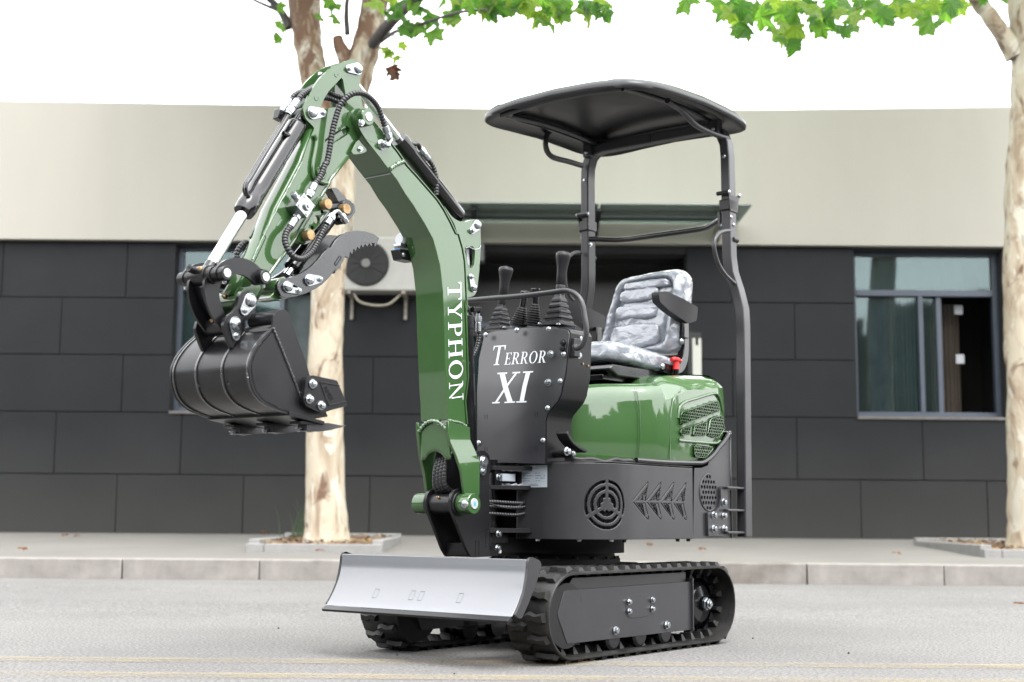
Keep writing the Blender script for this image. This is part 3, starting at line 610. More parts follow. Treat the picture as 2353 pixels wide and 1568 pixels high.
for x, y in ((2080,-20),(2130,0),(2200,-10)): leaf(tree2, *O_(x,y), 11.5, .25)
for tr_, xs, Y in ((tree1, [(850+i*13.5, 6+12*abs(math.sin(i*.9))) for i in range(42)], 9.6), (tree2, [(1640+i*12.5, 14+22*abs(math.sin(i*.55))) for i in range(46)], 9.6)):
    for (px, py) in xs:
        if rng.random() < .62: leaf(tr_, px, py-8, Y+rng.uniform(-.3,.6), rng.uniform(.2,.34))
# the rest of each crown, above the frame
def crown(tree, cx, cy, cz, rx, ry, rz, n, seed, name='foliage'):
    r2 = random.Random(seed); b = MB()
    cl = [(cx+r2.gauss(0,.5)*rx, cy+r2.gauss(0,.5)*ry, cz+r2.uniform(-1,1)*rz) for _ in range(46)]
    for i in range(n):
        c = r2.choice(cl); p = Vector((c[0]+r2.gauss(0,.45), c[1]+r2.gauss(0,.45), c[2]+r2.gauss(0,.35)))
        # stay above the photograph's frame
        if p.y < 16 and p.z < CAMZ+.25+p.y*.42: continue
        u = Vector((r2.gauss(0,1), r2.gauss(0,1), r2.gauss(0,.5))).normalized(); v = u.cross(Vector((0,0,1))+Vector((r2.gauss(0,.5),r2.gauss(0,.5),0))).normalized(); s_ = r2.uniform(.09,.16)
        b.add([p-v*s_, p+u*s_*.7, p+v*s_*1.2, p-u*s_*.7], [(0,1,2),(0,2,3)])
    q = tpart(tree, name, b, LM[0], fix=False); q['kind'] = 'stuff'; return q
crown(tree1, -1.4, 11.8, 7.6, 2.2, 1.6, 1.5, 4000, 3); crown(tree2, 4.6, 11.6, 7.6, 2.2, 1.6, 1.5, 1800, 4)
# fallen leaves on the pavement
lf = leaf_mesh(70, LORANGE, .3); k = 0
for (px, py, z, lab) in ((148,1231,.29,'fallen orange leaf by the wall base, left of its pair'),(176,1233,.28,'fallen orange leaf by the wall base, right of its pair'),(53,1262,.25,'fallen ochre leaf on the pavement near the left edge'),
      (609,1224,.32,'orange leaf lying on the corner edging of the left tree pit'),(735,1266,.24,'brown leaf on pavement below the left tree pit'),(1490,1252,.26,'orange leaf on pavement under the machine skirt'),(1614,1263,.24,'brown leaf on pavement right of the machine skirt'),
      (1810,1238,.29,'orange leaf against the wall right of the rear post'),(2060,1272,.235,'small brown leaf on the pavement below the right window'),(2341,1392,.0,'orange leaf on the road at the right edge')):
    gx, gy = wG(px, py, z); gz = pz(gy) if gy > 10.5 else 0.02
    o_ = link('fallen_leaf', lf); o_.location = (gx, gy, max(z, gz if py != 1224 else z)+.012); o_.rotation_euler = (R(rng.uniform(-15,15)), R(rng.uniform(-15,15)), rng.uniform(0,6)); o_.scale = (.1,)*3
    tag(o_, lab, 'leaf', 'fallen leaves')
    if py == 1392: o_.location.z = .02
for (px, py, lab) in ((357,1412,'tiny dark pebble on the bare road, leftmost of the pebbles'),(912,1504,'tiny dark pebble on the road in front of the far track'),(1044,1547,'tiny dark pebble between the two yellow lines, below the far track'),(640,1443,'tiny dark pebble on the road left of the blade'),(1730,1466,'tiny dark pebble on the road just behind the near track'),(1950,1500,'tiny dark pebble near the yellow line, right of the near track'),(480,1405,'tiny dark pebble on the road, second from the left'),(2140,1420,'tiny dark pebble on the road, rightmost of the pebbles')):
    gx, gy = wG(px, py, .004); b = MB(); s_ = rng.uniform(.003,.006); b.lathe((gx,gy,.0),(0,0,s_*1.3),[(0,s_*.8),(.4,s_),(.8,s_*.7),(1,s_*.3)],7)
    tag(part('pebble', b, M['joint'], None), lab, 'pebble', 'pebbles on the road')
# weed by the left tree pit
b = MB(); r2 = random.Random(2)
for i in range(30):
    x0 = -1.95+r2.gauss(0,.05); y0 = 12.9+r2.gauss(0,.05); h_ = r2.uniform(.12,.42); lx = r2.uniform(-.12,.22); P = cr([(x0,y0,.27),(x0+lx*.3,y0,.27+h_*.6),(x0+lx,y0-.02,.27+h_)], 4)
    for q in range(len(P)-1): w1 = .005*(1-q/len(P)); b.add([P[q]+Vector((w1,0,0)), P[q]-Vector((w1,0,0)), P[q+1]-Vector((w1*.8,0,0)), P[q+1]+Vector((w1*.8,0,0))], [(0,1,2,3)])
wd = link('weed', b.mesh('weed', mat('weed green', (.03,.055,.02), .7), fix=False)); tag(wd, 'wispy green weed growing between the left tree pit and the wall', 'weed', kind='stuff')
# street trees on the far side, behind the camera (seen only mirrored in glossy paint), plus added side rows that block low sky
def treeline(cx0, cx1, cy0, cy1, n, hmax, seed):
    b = MB(); r2 = random.Random(seed)
    for i in range(n):
        t = r2.random(); x = cx0+(cx1-cx0)*t+r2.gauss(0,.8); y = cy0+(cy1-cy0)*t+r2.gauss(0,.8); z = (r2.random()**.8)*(hmax*(.9+.08*math.sin(t*23)+.06*math.sin(t*57)))
        s_ = r2.uniform(.3,.7); u = Vector((r2.gauss(0,1),r2.gauss(0,1),r2.gauss(0,1))).normalized(); v = u.orthogonal().normalized()
        b.add([Vector((x,y,z))-v*s_, Vector((x,y,z))+u*s_, Vector((x,y,z))+v*s_, Vector((x,y,z))-u*s_], [(0,1,2,3)])
    o_ = link('unseen_trees', b.mesh('unseen_trees', mat('unseen tree foliage', (.022,.034,.016), .8, var=.3, vs_=.6), fix=False)); o_['kind'] = 'stuff'; o_['label'] = 'unseen row of dark leafy trees around the street'; return o_
treeline(-34, 26, -16, -14, 11000, 8.0, 1)
treeline(-33, -28, -16, 14, 4400, 6.0, 2)  # added row out of view, evens side light and darkens reflections
treeline(27, 33, -16, 16, 4400, 6.3, 3)  # added row out of view, darkens what the boom side mirrors
# ================================================================== MINI EXCAVATOR (local frame: x forward, y to its left, z up)
EX = empty('mini_excavator', (OX, OY, 0)); EX.rotation_euler = (0, 0, math.atan2(FWD[1], FWD[0]))
tag(EX, 'green and black mini excavator with canopy, raised boom and bucket, parked on the road', 'excavator')
V = Vector
# ---------- tracks
CF, CB_, CZ = .428, -.56, .160
def stadium(r, n=16):
    out = []
    for k in range(n+1): a = -math.pi/2+math.pi*k/n; out.append((CF+r*math.cos(a), CZ+r*math.sin(a)))
    for k in range(n+1): a = math.pi/2+math.pi*k/n; out.append((CB_+r*math.cos(a), CZ+r*math.sin(a)))
    return out
def lug_mesh():
    b = MB(); h = .0135
    for sg, s0 in ((1, 0), (-1, .036)):
        base = [(-.016+s0, sg*.082), (.020+s0, sg*.082), (.012+s0, sg*.045), (.022+s0, sg*.02), (.012+s0, -sg*.004), (-.014+s0, sg*.004), (-.006+s0, sg*.03), (-.018+s0, sg*.055)]
        n = len(base); c = (sum(p[0] for p in base)/n, sum(p[1] for p in base)/n)
        top = [(c[0]+(p[0]-c[0])*.62, c[1]+(p[1]-c[1])*.84) for p in base]
        b.add([(p[0], p[1], -.002) for p in base]+[(p[0], p[1], h+rng.uniform(-.001,.001)) for p in top], [tuple(range(n, 2*n))]+[(i, (i+1) % n, (i+1) % n+n, i+n) for i in range(n)])
    return b.mesh('tread_lug', M['rubber'], 50)
LUG = lug_mesh()
def tooth_mesh():
    b = MB(); b.add([(-.014,-.034,0),(.014,-.034,0),(.014,.034,0),(-.014,.034,0),(-.005,-.024,.024),(.005,-.024,.024),(.005,.024,.024),(-.005,.024,.024)], [(4,5,6,7),(0,1,5,4),(1,2,6,5),(2,3,7,6),(3,0,4,7)]); return b.mesh('drive_lug', M['rubber'])
TOO = tooth_mesh()
def track(side):
    yo, yi = .43*side, .25*side; ro, ri = .1485, .136
    O_s, I_s = stadium(ro), stadium(ri); b = MB(); n = len(O_s)
    # section with slightly thinner lips
    sec = []
    for (po, pi_) in zip(O_s, I_s):
        mo = ((po[0]+pi_[0])/2, (po[1]+pi_[1])/2)
        sec.append([(po[0], yo-.006*side, po[1]), (mo[0]*.6+po[0]*.4, yo, mo[1]*.6+po[1]*.4), (mo[0]*.4+pi_[0]*.6, yo, mo[1]*.4+pi_[1]*.6), (pi_[0], yo-.02*side, pi_[1]), (pi_[0], yi+.02*side, pi_[1]), (mo[0], yi, mo[1]), (po[0], yi+.012*side, po[1])])
    sec.append(sec[0]); b.grid(sec, closed=True)
    tr = part('track', b, M['rubber'], EX, ang=45)
    per = 2*(CF-CB_)+2*math.pi*ro; N_l = 40; st_ = per/N_l
    for k in range(N_l):
        s = (k+.3)*st_; Ls = CF-CB_
        if s < Ls: x, z, an = CB_+s, CZ-ro, -90
        elif s < Ls+math.pi*ro: a = (s-Ls)/ro-math.pi/2; x, z, an = CF+ro*math.cos(a), CZ+ro*math.sin(a), math.degrees(a)
        elif s < 2*Ls+math.pi*ro: q = s-Ls-math.pi*ro; x, z, an = CF-q, CZ+ro, 90
        else: a = (s-2*Ls-math.pi*ro)/ro+math.pi/2; x, z, an = CB_+ro*math.cos(a), CZ+ro*math.sin(a), math.degrees(a)
        ar = R(an); nrm = V((math.cos(ar), 0, math.sin(ar))); tg = V((-math.sin(ar), 0, math.cos(ar))); yv = nrm.cross(tg)
        mt = Matrix(((tg.x, yv.x, nrm.x, x), (tg.y, yv.y, nrm.y, (yo+yi)/2), (tg.z, yv.z, nrm.z, z), (0,0,0,1)))
        o_ = link('tread_lug', LUG, tr); o_.matrix_local = mt
        o_ = link('drive_lug', TOO, tr); o_.matrix_local = Matrix.Translation(-nrm*(ro-ri)) @ mt @ Matrix.Rotation(math.pi, 4, 'Y')
    # side frame
    f = side; y0, y1 = (.33, .402) if side > 0 else (-.402, -.33)
    out = rnd([(.445,.246),(.485,.166),(.427,.066),(-.398,.066),(-.398,.250)], .008, 3)
    b = MB(); b.prism(out, y1-.006*side if side > 0 else y0, y1 if side > 0 else y0+.006)
    fr = part('track_frame', b, M['plate'], EX, bev=.002)
    b = MB(); b.prism([(.43,.24),(.46,.166),(.41,.075),(-.38,.075),(-.38,.285),(.38,.285)], .27*side, .390*side); part('frame_tube', b, M['plate'], fr)
    b = MB(); b.box((-.405, min(.30*side,.412*side), .062), (-.398, max(.30*side,.412*side), .262)); part('end_plate', b, M['plate'], fr, bev=.001)
    if side > 0:
        vent = PY(.4035, 'I', [(1230,500),(1280,455),(1420,440),(1465,475),(1470,590),(1420,650),(1280,665),(1232,635)])
        b = MB(); b.prism(vent, .401, .4035); part('inspection_cover', b, M['plate'], fr, bev=.001)
        for p in ((1258,516),(1468,498),(1258,600),(1468,580)): v = aY('I', p, .406); bolt(fr, v, k='s', sc=1.35)
        for p in ((1135,775),(1598,725)): v = aY('I', p, .404); bolt(fr, v, k='z', sc=1.25); 
        for k_ in range(4): v = aY('I', (824,470+k_*14), .4025); b = MB(); b.box((v.x-.001,.4015,v.z-.001),(v.x+.001,.4028,v.z+.001)); part('punch_mark', b, M['dark'], fr)
    # sprocket, idler, rollers
    b = MB(); b.lathe((CB_, .30*side, .156), (0,.075*side,0), [(0,.112),(.1,.112),(.14,.102),(.5,.092),(.75,.07),(.82,.03),(1,.028)], 40); sp = part('sprocket', b, M['gloss'], EX)
    b = MB()
    for k in range(12):
        a = 2*math.pi*k/12; c_, s_ = math.cos(a), math.sin(a); b.add([(CB_+c_*r_-s_*w_, y_*side, .156+s_*r_+c_*w_) for y_ in (.315,.345) for (r_, w_) in ((.10,-.018),(.132,-.008),(.132,.008),(.10,.018))], [(0,1,2,3),(7,6,5,4),(0,4,5,1),(1,5,6,2),(2,6,7,3)])
    part('sprocket_teeth', b, M['black'], sp)
    b = MB(); b.lathe((CB_, .372*side, .156), (0,.022*side,0), [(0,.026),(.5,.026),(.5,.021),(1,.021)], 6); b.lathe((CB_, .39*side, .156), (0,.012*side,0), [(0,.012),(1,.01)], 16); part('hub_nut', b, M['zinc'], sp, bev=.001)
    b = MB(); b.lathe((CF, .28*side, CZ), (0,.12*side,0), [(0,.128),(.3,.128),(.32,.115),(1,.11)], 36); part('idler', b, M['black'], EX)
    for x in (.127, -.05, -.227):
        b = MB(); b.lathe((x, .27*side, .068), (0,.125*side,0), [(0,.046),(.25,.046),(.3,.03),(.7,.03),(.75,.046),(.94,.046),(1,.036)], 28); part('roller', b, M['gloss'], EX)
    b = MB(); b.lathe((-.05, .3*side, .262), (0,.06*side,0), [(0,.026),(1,.026)], 20); part('top_roller', b, M['gloss'], EX)
track(1); track(-1)
# ---------- undercarriage
b = MB(); b.prism(rnd([(.26,-.27),(.12,-.16),(.12,.16),(.26,.27),(-.36,.27),(-.26,.14),(-.26,-.14),(-.36,-.27)], .02), .15, .30, 'z'); b.box((-.3,-.34,.17),(-.2,.34,.235)); b.box((.14,-.34,.17),(.24,.34,.235))
uc = part('undercarriage', b, M['greasy'], EX, bev=.004)
b = MB(); b.prism(rnd([(.30,-.20),(.30,.20),(.05,.27),(-.2,.27),(-.40,.16),(-.40,-.16),(-.2,-.27),(.05,-.27)], .03), .30, .318, 'z'); part('turntable_plate', b, M['greasy'], uc, bev=.003)
SX_, SR = -.065, .262
b = MB(); b.lathe((SX_,0,.318), (0,0,.10), [(0,SR*.94),(.2,SR*.94),(.2,SR*.86),(.42,SR*.86),(.42,SR),(1,SR)], 56); part('slewing_ring', b, M['greasy'], EX)
for k in range(20):
    a = 2*math.pi*k/20; bolt(EX, (SX_+(SR*.9)*math.cos(a), SR*.9*math.sin(a), .338), (0,0,1), 'b', .7)
# ---------- dozer blade
def blade():
    e_ = PY(.425, 'J', [(2003,140),(1999,200),(1992,290),(1972,400),(1938,510),(1893,620),(1862,680)])
    prof = cr(e_, 4)
    back = [(p[0]-.012, p[1]+.001) for p in prof]; pts = [tuple(p) for p in prof]+back[::-1]
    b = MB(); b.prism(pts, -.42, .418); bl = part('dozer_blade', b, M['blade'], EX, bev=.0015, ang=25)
    # cutting edge
    b = MB(); q_ = prof[-1]; b.prism([(q_.x,q_.y),(q_.x+.020,q_.y-.012),(q_.x+.016,q_.y-.020),(q_.x-.008,q_.y-.012)], -.42, .418); part('cutting_edge', b, M['black'], bl, bev=.001)
    near = rnd(PY(.425, 'J', [(2003,155),(2018,122),(2040,116),(2105,145),(2122,170),(2122,215),(2085,330),(2050,430),(2000,560),(1945,685),(1925,697),(1875,660),(1890,640),(1930,545),(1965,440),(1985,330),(1998,230)]), .004, 3)
    b = MB(); b.prism(near, .418, .428); part('end_plate', b, M['plate'], bl, bev=.0015)
    b = MB(); b.prism([(p[0]-.0, p[1]) for p in near], -.43, -.42); part('end_plate', b, M['black'], bl, bev=.0015)
    for p in ((618,455),(958,472),(1042,478),(1408,497)):
        v = aX('J', p, .70); y = v.y; z = v.z; b = MB()
        for (a, c, d, e) in ((-.010,.010,.010,.0108),(-.010,.010,-.0108,-.010),(-.010,-.0094,-.010,.010),(.0094,.010,-.010,.010)):
            q = lambda zz: min((abs(pp.y-zz), pp.x) for pp in cr(e_, 30))[1]+.0008
            zz0, zz1 = z+d*1.4, z+e*1.4; b.add([(q(zz0), y+a, zz0),(q(zz0), y+c, zz0),(q(zz1), y+c, zz1),(q(zz1), y+a, zz1)], [(0,1,2,3)])
        part('slot_mark', b, M['plate'], bl, fix=False)
    for s in (-1, 1):
        b = MB(); b.tube([(.66,.17*s,.245),(.52,.17*s,.20),(.2,.17*s,.20)], 0, sq=(.035,.02), up=(0,0,1)); part('push_arm', b, M['black'], bl, bev=.003)
    b = MB(); b.box((.585,-.19,.19),(.60,.19,.265)); part('brace', b, M['black'], bl, bev=.002)
    b = MB(); b.cyl((.62,0,.27),(.3,0,.33),.024); part('blade_cylinder', b, M['gloss'], bl)
blade()
# ---------- revolving frame: skirt swept round the plan curve
PL = cr([(.262,.055),(.265,.12),(.266,.19),(.248,.27),(.195,.345),(.12,.385),(.04,.395),(-.10,.396),(-.28,.396),(-.43,.396)], 10)
PS = [0]
for i in range(len(PL)-1): PS.append(PS[-1]+(PL[i+1]-PL[i]).length)
def on_plan(s, off=0, P=PL, S=PS):
    s = max(0, min(S[-1]-1e-6, s)); i = 0
    while i < len(S)-2 and S[i+1] < s: i += 1
    t = (s-S[i])/(S[i+1]-S[i]); p = P[i]*(1-t)+P[i+1]*t; d = (P[min(i+1,len(P)-1)]-P[i]).normalized(); d2 = (P[min(i+2,len(P)-1)]-P[max(i-1,0)]).normalized(); n = V((-d2.y, d2.x)); n = -n if n.dot(p-V((-.1,0))) < 0 else n
    return p+n*off
def s_of(x):       # arclength on the flat side at machine x
    for i in range(len(PL)-1):
        if PL[i].y > .3 and PL[i].x >= x >= PL[i+1].x: return PS[i]+(PL[i].x-x)
    return PS[-1]
ZB, ZT = .414, .689
SF = s_of(.195) if False else None
# fan vent centre: where the sight line meets the curved sheet
def on_sheet(k, p):
    best = None
    for i in range(0, 400):
        s = PS[-1]*i/400; q = on_plan(s); r = ray(k, *p); P0 = V((-OX, -OY, CAMZ)); 
        d = V((r[0]*FWD[0]+r[1]*FWD[1], r[0]*LFT[0]+r[1]*LFT[1])); o_ = V((P0.x*FWD[0]+P0.y*FWD[1], P0.x*LFT[0]+P0.y*LFT[1]))
        e = abs((q-o_).normalized().cross(d.normalized())) if hasattr(V((0,0)), 'cross') else 0
        if (best is None or e < best[0]) and q.y > .05: t = (q-o_).length/d.length; best = (e, s, CAMZ+r[2]*t)
    return best[1], best[2]
fc = on_sheet('K', (508,770)); fr_ = on_sheet('K', (690,770)); ft = on_sheet('K', (505,487)); RF = (ft[1]-fc[1]); 
def in_fan(s, z):
    dx, dz = s-fc[0], z-fc[1]; r = math.hypot(dx, dz)/RF
    if r > 1 or r < .2: return False
    a = math.degrees(math.atan2(dz, dx)) % 360
    g = min(abs((a-q+180) % 360-180) for q in (90, 210, 330))*math.pi/180*r
    if r > .87: return g > .075
    if .60 < r < .745: return g > .075
    if .2 < r < .47: return g > .075 and not (r < .3 and g < .2)
    return False
ARW = []
for k, (tx, ty) in enumerate(((800,722),(957,722),(1110,725),(1258,730))):
    dxx = tx-800; sc_ = 1-.045*k
    def q(x, y): return on_sheet('K', (tx+(x-800)*sc_, ty+(y-722)*.985))
    segs = [((808,715),(968,512)),((976,512),(972,560)),((970,575),(942,735)),((975,512),(968,512)),
            ((812,745),(940,905)),((950,915),(972,940)),((938,745),(972,880)),((982,900),(980,938))]
    for i in range(7): segs.append(((848+i*17,724),(965-i*1.5,575+i*21)))
    for i in range(7): segs.append(((845+i*14,752),(942-i*5,892-i*20)))
    for (a, c) in segs: A_, C_ = q(*a), q(*c); ARW.append((A_, C_))
def in_arrow(s, z):
    for (a, c) in ARW:
        dx, dz = c[0]-a[0], c[1]-a[1]; l2 = dx*dx+dz*dz+1e-12; t = max(0, min(1, ((s-a[0])*dx+(z-a[1])*dz)/l2))
        if (s-a[0]-dx*t)**2+(z-a[1]-dz*t)**2 < .0017**2: return True
    return False
amin = min(min(a[0],c[0]) for a,c in ARW)-.003; amax = max(max(a[0],c[0]) for a,c in ARW)+.003; zmin = min(min(a[1],c[1]) for a,c in ARW)-.003; zmax = max(max(a[1],c[1]) for a,c in ARW)+.003
def skirt():
    cs = .0024; ns = int(PS[-1]/cs); nz = int((ZT-ZB)/cs); vs = []; 
    for i in range(ns+1):
        p = on_plan(PS[-1]*i/ns)
        for j in range(nz+1): vs.append((p.x, p.y, ZB+(ZT-ZB)*j/nz))
    fs = []; w_ = nz+1; used = set()
    for i in range(ns):
        s = PS[-1]*(i+.5)/ns; infan = abs(s-fc[0]) < RF*1.05; inar = amin < s < amax
        for j in range(nz):
            z = ZB+(ZT-ZB)*(j+.5)/nz
            if infan and in_fan(s, z): continue
            if inar and zmin < z < zmax and in_arrow(s, z): continue
            fs.append((i*w_+j, (i+1)*w_+j, (i+1)*w_+j+1, i*w_+j+1))
    b = MB(); b.v = vs; b.f = fs; sk = part('side_skirt', b, M['plate'], EX, ang=60, solid=.004)
    b = MB(); b.grid([[(p.x, p.y, z) for z in (ZB+.01, ZT-.01)] for p in [on_plan(PS[-1]*i/60, -.012) for i in range(61)]])
    part('vent_mesh', b, M['mesh'], sk, fix=False)
    # top flange
    b = MB(); b.grid([[tuple(on_plan(PS[-1]*i/60, o))+(ZT+.0035,) for o in (.001, -.03)] for i in range(61)]); part('top_flange', b, M['plate'], sk, fix=False, solid=.003)
    # far side skirt, plain
    b = MB(); b.grid([[(p.x, -p.y, z) for z in (ZB, ZT)] for p in [on_plan(PS[-1]*i/60) for i in range(61)]]); part('side_skirt', b, M['plate'], EX, ang=60, solid=.004)
    for p in ((2450, 0),): pass
    for (k_, px) in (('S2', (672,1218)),('S2',(1140,1213)),('S2',(1515,1211)),('K',(1365,1195)),('K',(1610,1175)),('K',(755,1180))):
        s_, z_ = on_sheet(k_, px); p = on_plan(s_, -.02); bolt(sk, (p.x, p.y, ZB), (0,0,-1), 'z' if k_ == 'S2' else 'b', .8)
    for px in ((692,392),): s_, z_ = on_sheet('S2', px); p = on_plan(s_, -.015); bolt(sk, (p.x, p.y, ZT+.002), (0,0,1), 'z', 1)
    return sk
def perf():
    m = mat('black perforated mesh', (.03,.03,.033), .5); t = m.node_tree; L = t.links; p = t.nodes['Principled BSDF']; tc = t.nodes['Texture Coordinate']
    v = t.nodes.new('ShaderNodeTexVoronoi'); v.inputs['Scale'].default_value = 130; v.inputs['Randomness'].default_value = .15; L.new(tc.outputs['Object'], v.inputs['Vector'])
    r = t.nodes.new('ShaderNodeValToRGB'); r.color_ramp.elements[0].position = .3; r.color_ramp.elements[1].position = .45; r.color_ramp.elements[0].color = (.001,.001,.001,1); r.color_ramp.elements[1].color = (.012,.012,.013,1); p.inputs['Specular IOR Level'].default_value = 0; p.inputs['Roughness'].default_value = 1; L.new(v.outputs['Distance'], r.inputs[0]); L.new(r.outputs[0], p.inputs['Base Color']); return m
M['mesh'] = perf()
sk = skirt()
# name plate on the skirt's front face
def name_plate():
    c = [on_sheet('S2', p) for p in ((541,428),(812,424),(803,652),(527,655))]; s0, s1 = c[0][0]+.001, c[1][0]; z1, z0 = c[0][1], c[3][1]
    b = MB(); b.grid([[tuple(on_plan(s0+(s1-s0)*i/10, .0015))+(z,) for z in (z0, z1)] for i in range(11)]); pl = part('name_plate', b, M['label'], sk, fix=False)
    def bar(u0, u1, v0, v1, m_, nm='print_line'):
        b = MB(); b.grid([[tuple(on_plan(s0+(s1-s0)*(u0+(u1-u0)*i/4), .0022))+(z1-(z1-z0)*v_,) for v_ in (v0, v1)] for i in range(5)]); part(nm, b, M[m_], sk, fix=False)
    b = MB(); P_ = [(.11,.09),(.20,.09),(.20,.15),(.155,.185),(.11,.15)]; b.add([tuple(on_plan(s0+(s1-s0)*u, .0022))+(z1-(z1-z0)*v_,) for u, v_ in P_], [(0,1,2,3,4)]); part('emblem', b, M['teal'], sk, fix=False)
    cv = bpy.data.curves.new('t', 'FONT'); cv.body = 'EXCAVATOR'; cv.size = 1; cv.resolution_u = 3; ob = bpy.data.objects.new('t', cv); me = bpy.data.meshes.new_from_object(ob); bpy.data.objects.remove(ob)
    xs = [v.co.x for v in me.vertices]; mx = max(xs); hy = max(v.co.y for v in me.vertices)
    for v in me.vertices:
        u = .30+.38*v.co.x/mx; z = z1-(z1-z0)*(.175-.07*v.co.y/hy); q = on_plan(s0+(s1-s0)*u, .0024); v.co = (q.x, q.y, z)
    me.materials.clear(); me.materials.append(M['ink']); link('lettering', me, sk)
    for r_, row in enumerate((((.05,.14),(.18,.36),(.54,.64),(.67,.73)),((.05,.16),(.19,.43),(.55,.77),(.87,.93)),((.05,.24),(.28,.35),(.55,.69),(.73,.92)),((.05,.18),(.22,.33),(.56,.62),(.66,.73)))):
        v = .34+r_*.115
        for (a, c_) in row: bar(a, c_, v, v+.022, 'ink')
        bar(.04, .95, v+.048, v+.052, 'ink'); bar(.46,.465,v-.03,v+.05,'ink')
    bar(.33,.64,.845,.865,'ink'); bar(.28,.68,.905,.925,'ink')
name_plate()
# floor deck
b = MB(); dk = [tuple(on_plan(PS[-1]*i/40, -.03)) for i in range(41)]; b.prism([(.235,-.05)]+dk+[(-.74,.37),(-.74,-.37)]+[(p[0],-p[1]) for p in dk[::-1]], ZT-.016, ZT-.002, 'z'); part('floor_deck', b, M['black'], EX)
b = MB(); b.prism([(.225,-.05),(.225,.05)]+[(p[0]-.008,p[1]-.008) for p in dk]+[(-.66,.36),(-.66,-.36)]+[(p[0]-.02,-p[1]+.02) for p in dk[::-1]], ZB+.01, ZT-.016, 'z')
part('frame_shade_fill', b, M['dark'], EX)  # frame interior as one near-black block, standing in for the shaded cavity
# rear counterweight: side panel following the seal, with round vent
seal = [(-.02,.706)]+PY(.392, 'T2', [(300,1250),(520,1258),(700,1262),(800,1258),(880,1215),(950,1150),(1010,1070),(1070,1000),(1120,930),(1150,890)])
cwt = PY(.396, 'K', [(1505,350),(1590,348),(1660,320)])+PY(.396, 'T2', [(900,1230),(970,1160),(1030,1080),(1085,1020),(1140,960)])
outc = [(-.43,ZB)]+cwt+[(-.735,.84),(-.735,ZB)]
mc = aY('K', (1668,628), .396); hl = []
def in_c(x, z): return math.hypot(x-mc.x, z-mc.z) < .064
for r_ in range(-3, 4):
    for c_ in range(-4, 5):
        x = mc.x+c_*.0215+(0.0108 if r_ % 2 else 0); z = mc.z+r_*.0208
        if in_c(x, z) and z < mc.z+.066: hl.append(circ(x, z, .0078, 10))
b = MB(); b.prism(outc, .392, .396, 'y', hl); cw = part('counterweight', b, M['plate'], EX)
b = MB(); b.prism([(mc.x+.07*math.cos(a), mc.z+.07*math.sin(a)) for a in [2*math.pi*k/30 for k in range(30)]], .383, .388); part('vent_backing', b, M['dark'], cw)
b = MB(); b.tube([(mc.x+.073*math.cos(a), .3965, mc.z+.073*math.sin(a)) for a in [R(90-210*k/24) for k in range(25)]], .0035, 8); part('vent_rim', b, M['plate'], cw)
# rear wrap
rw = [(-.735,.396),(-.76,.385),(-.775,.36),(-.78,.30),(-.785,0),(-.78,-.30),(-.775,-.36),(-.76,-.385),(-.735,-.396)]
b = MB(); b.grid([[(p[0],p[1],z) for z in (ZB, .845)] for p in rw]); part('rear_panel', b, M['plate'], cw, ang=50, solid=.004, fix=False)
b = MB(); b.prism(outc, -.396, -.392, 'y'); part('side_panel', b, M['plate'], cw)
b = MB(); b.box((-.775,-.38,ZB+.002),(-.43,.38,ZB+.012)); part('belly_plate', b, M['black'], cw)
# rubber seal between hood and body
sp = [(p[0], .392+.004, p[1]) for p in seal]+[(-.77,.36,.845),(-.775,.2,.85)]
pipe(sp, .0095, EX, 'gloss', 'seal', 10, 6)
fl = [V((*on_plan(PS[-1]*t, -.012), ZT+.010+.004*math.sin(t*29)+.003*math.sin(t*61))) for t in [.22+.6*i/26 for i in range(27)]]
pipe(fl, .0095, EX, 'rubber', 'mat_edge', 8, 3)
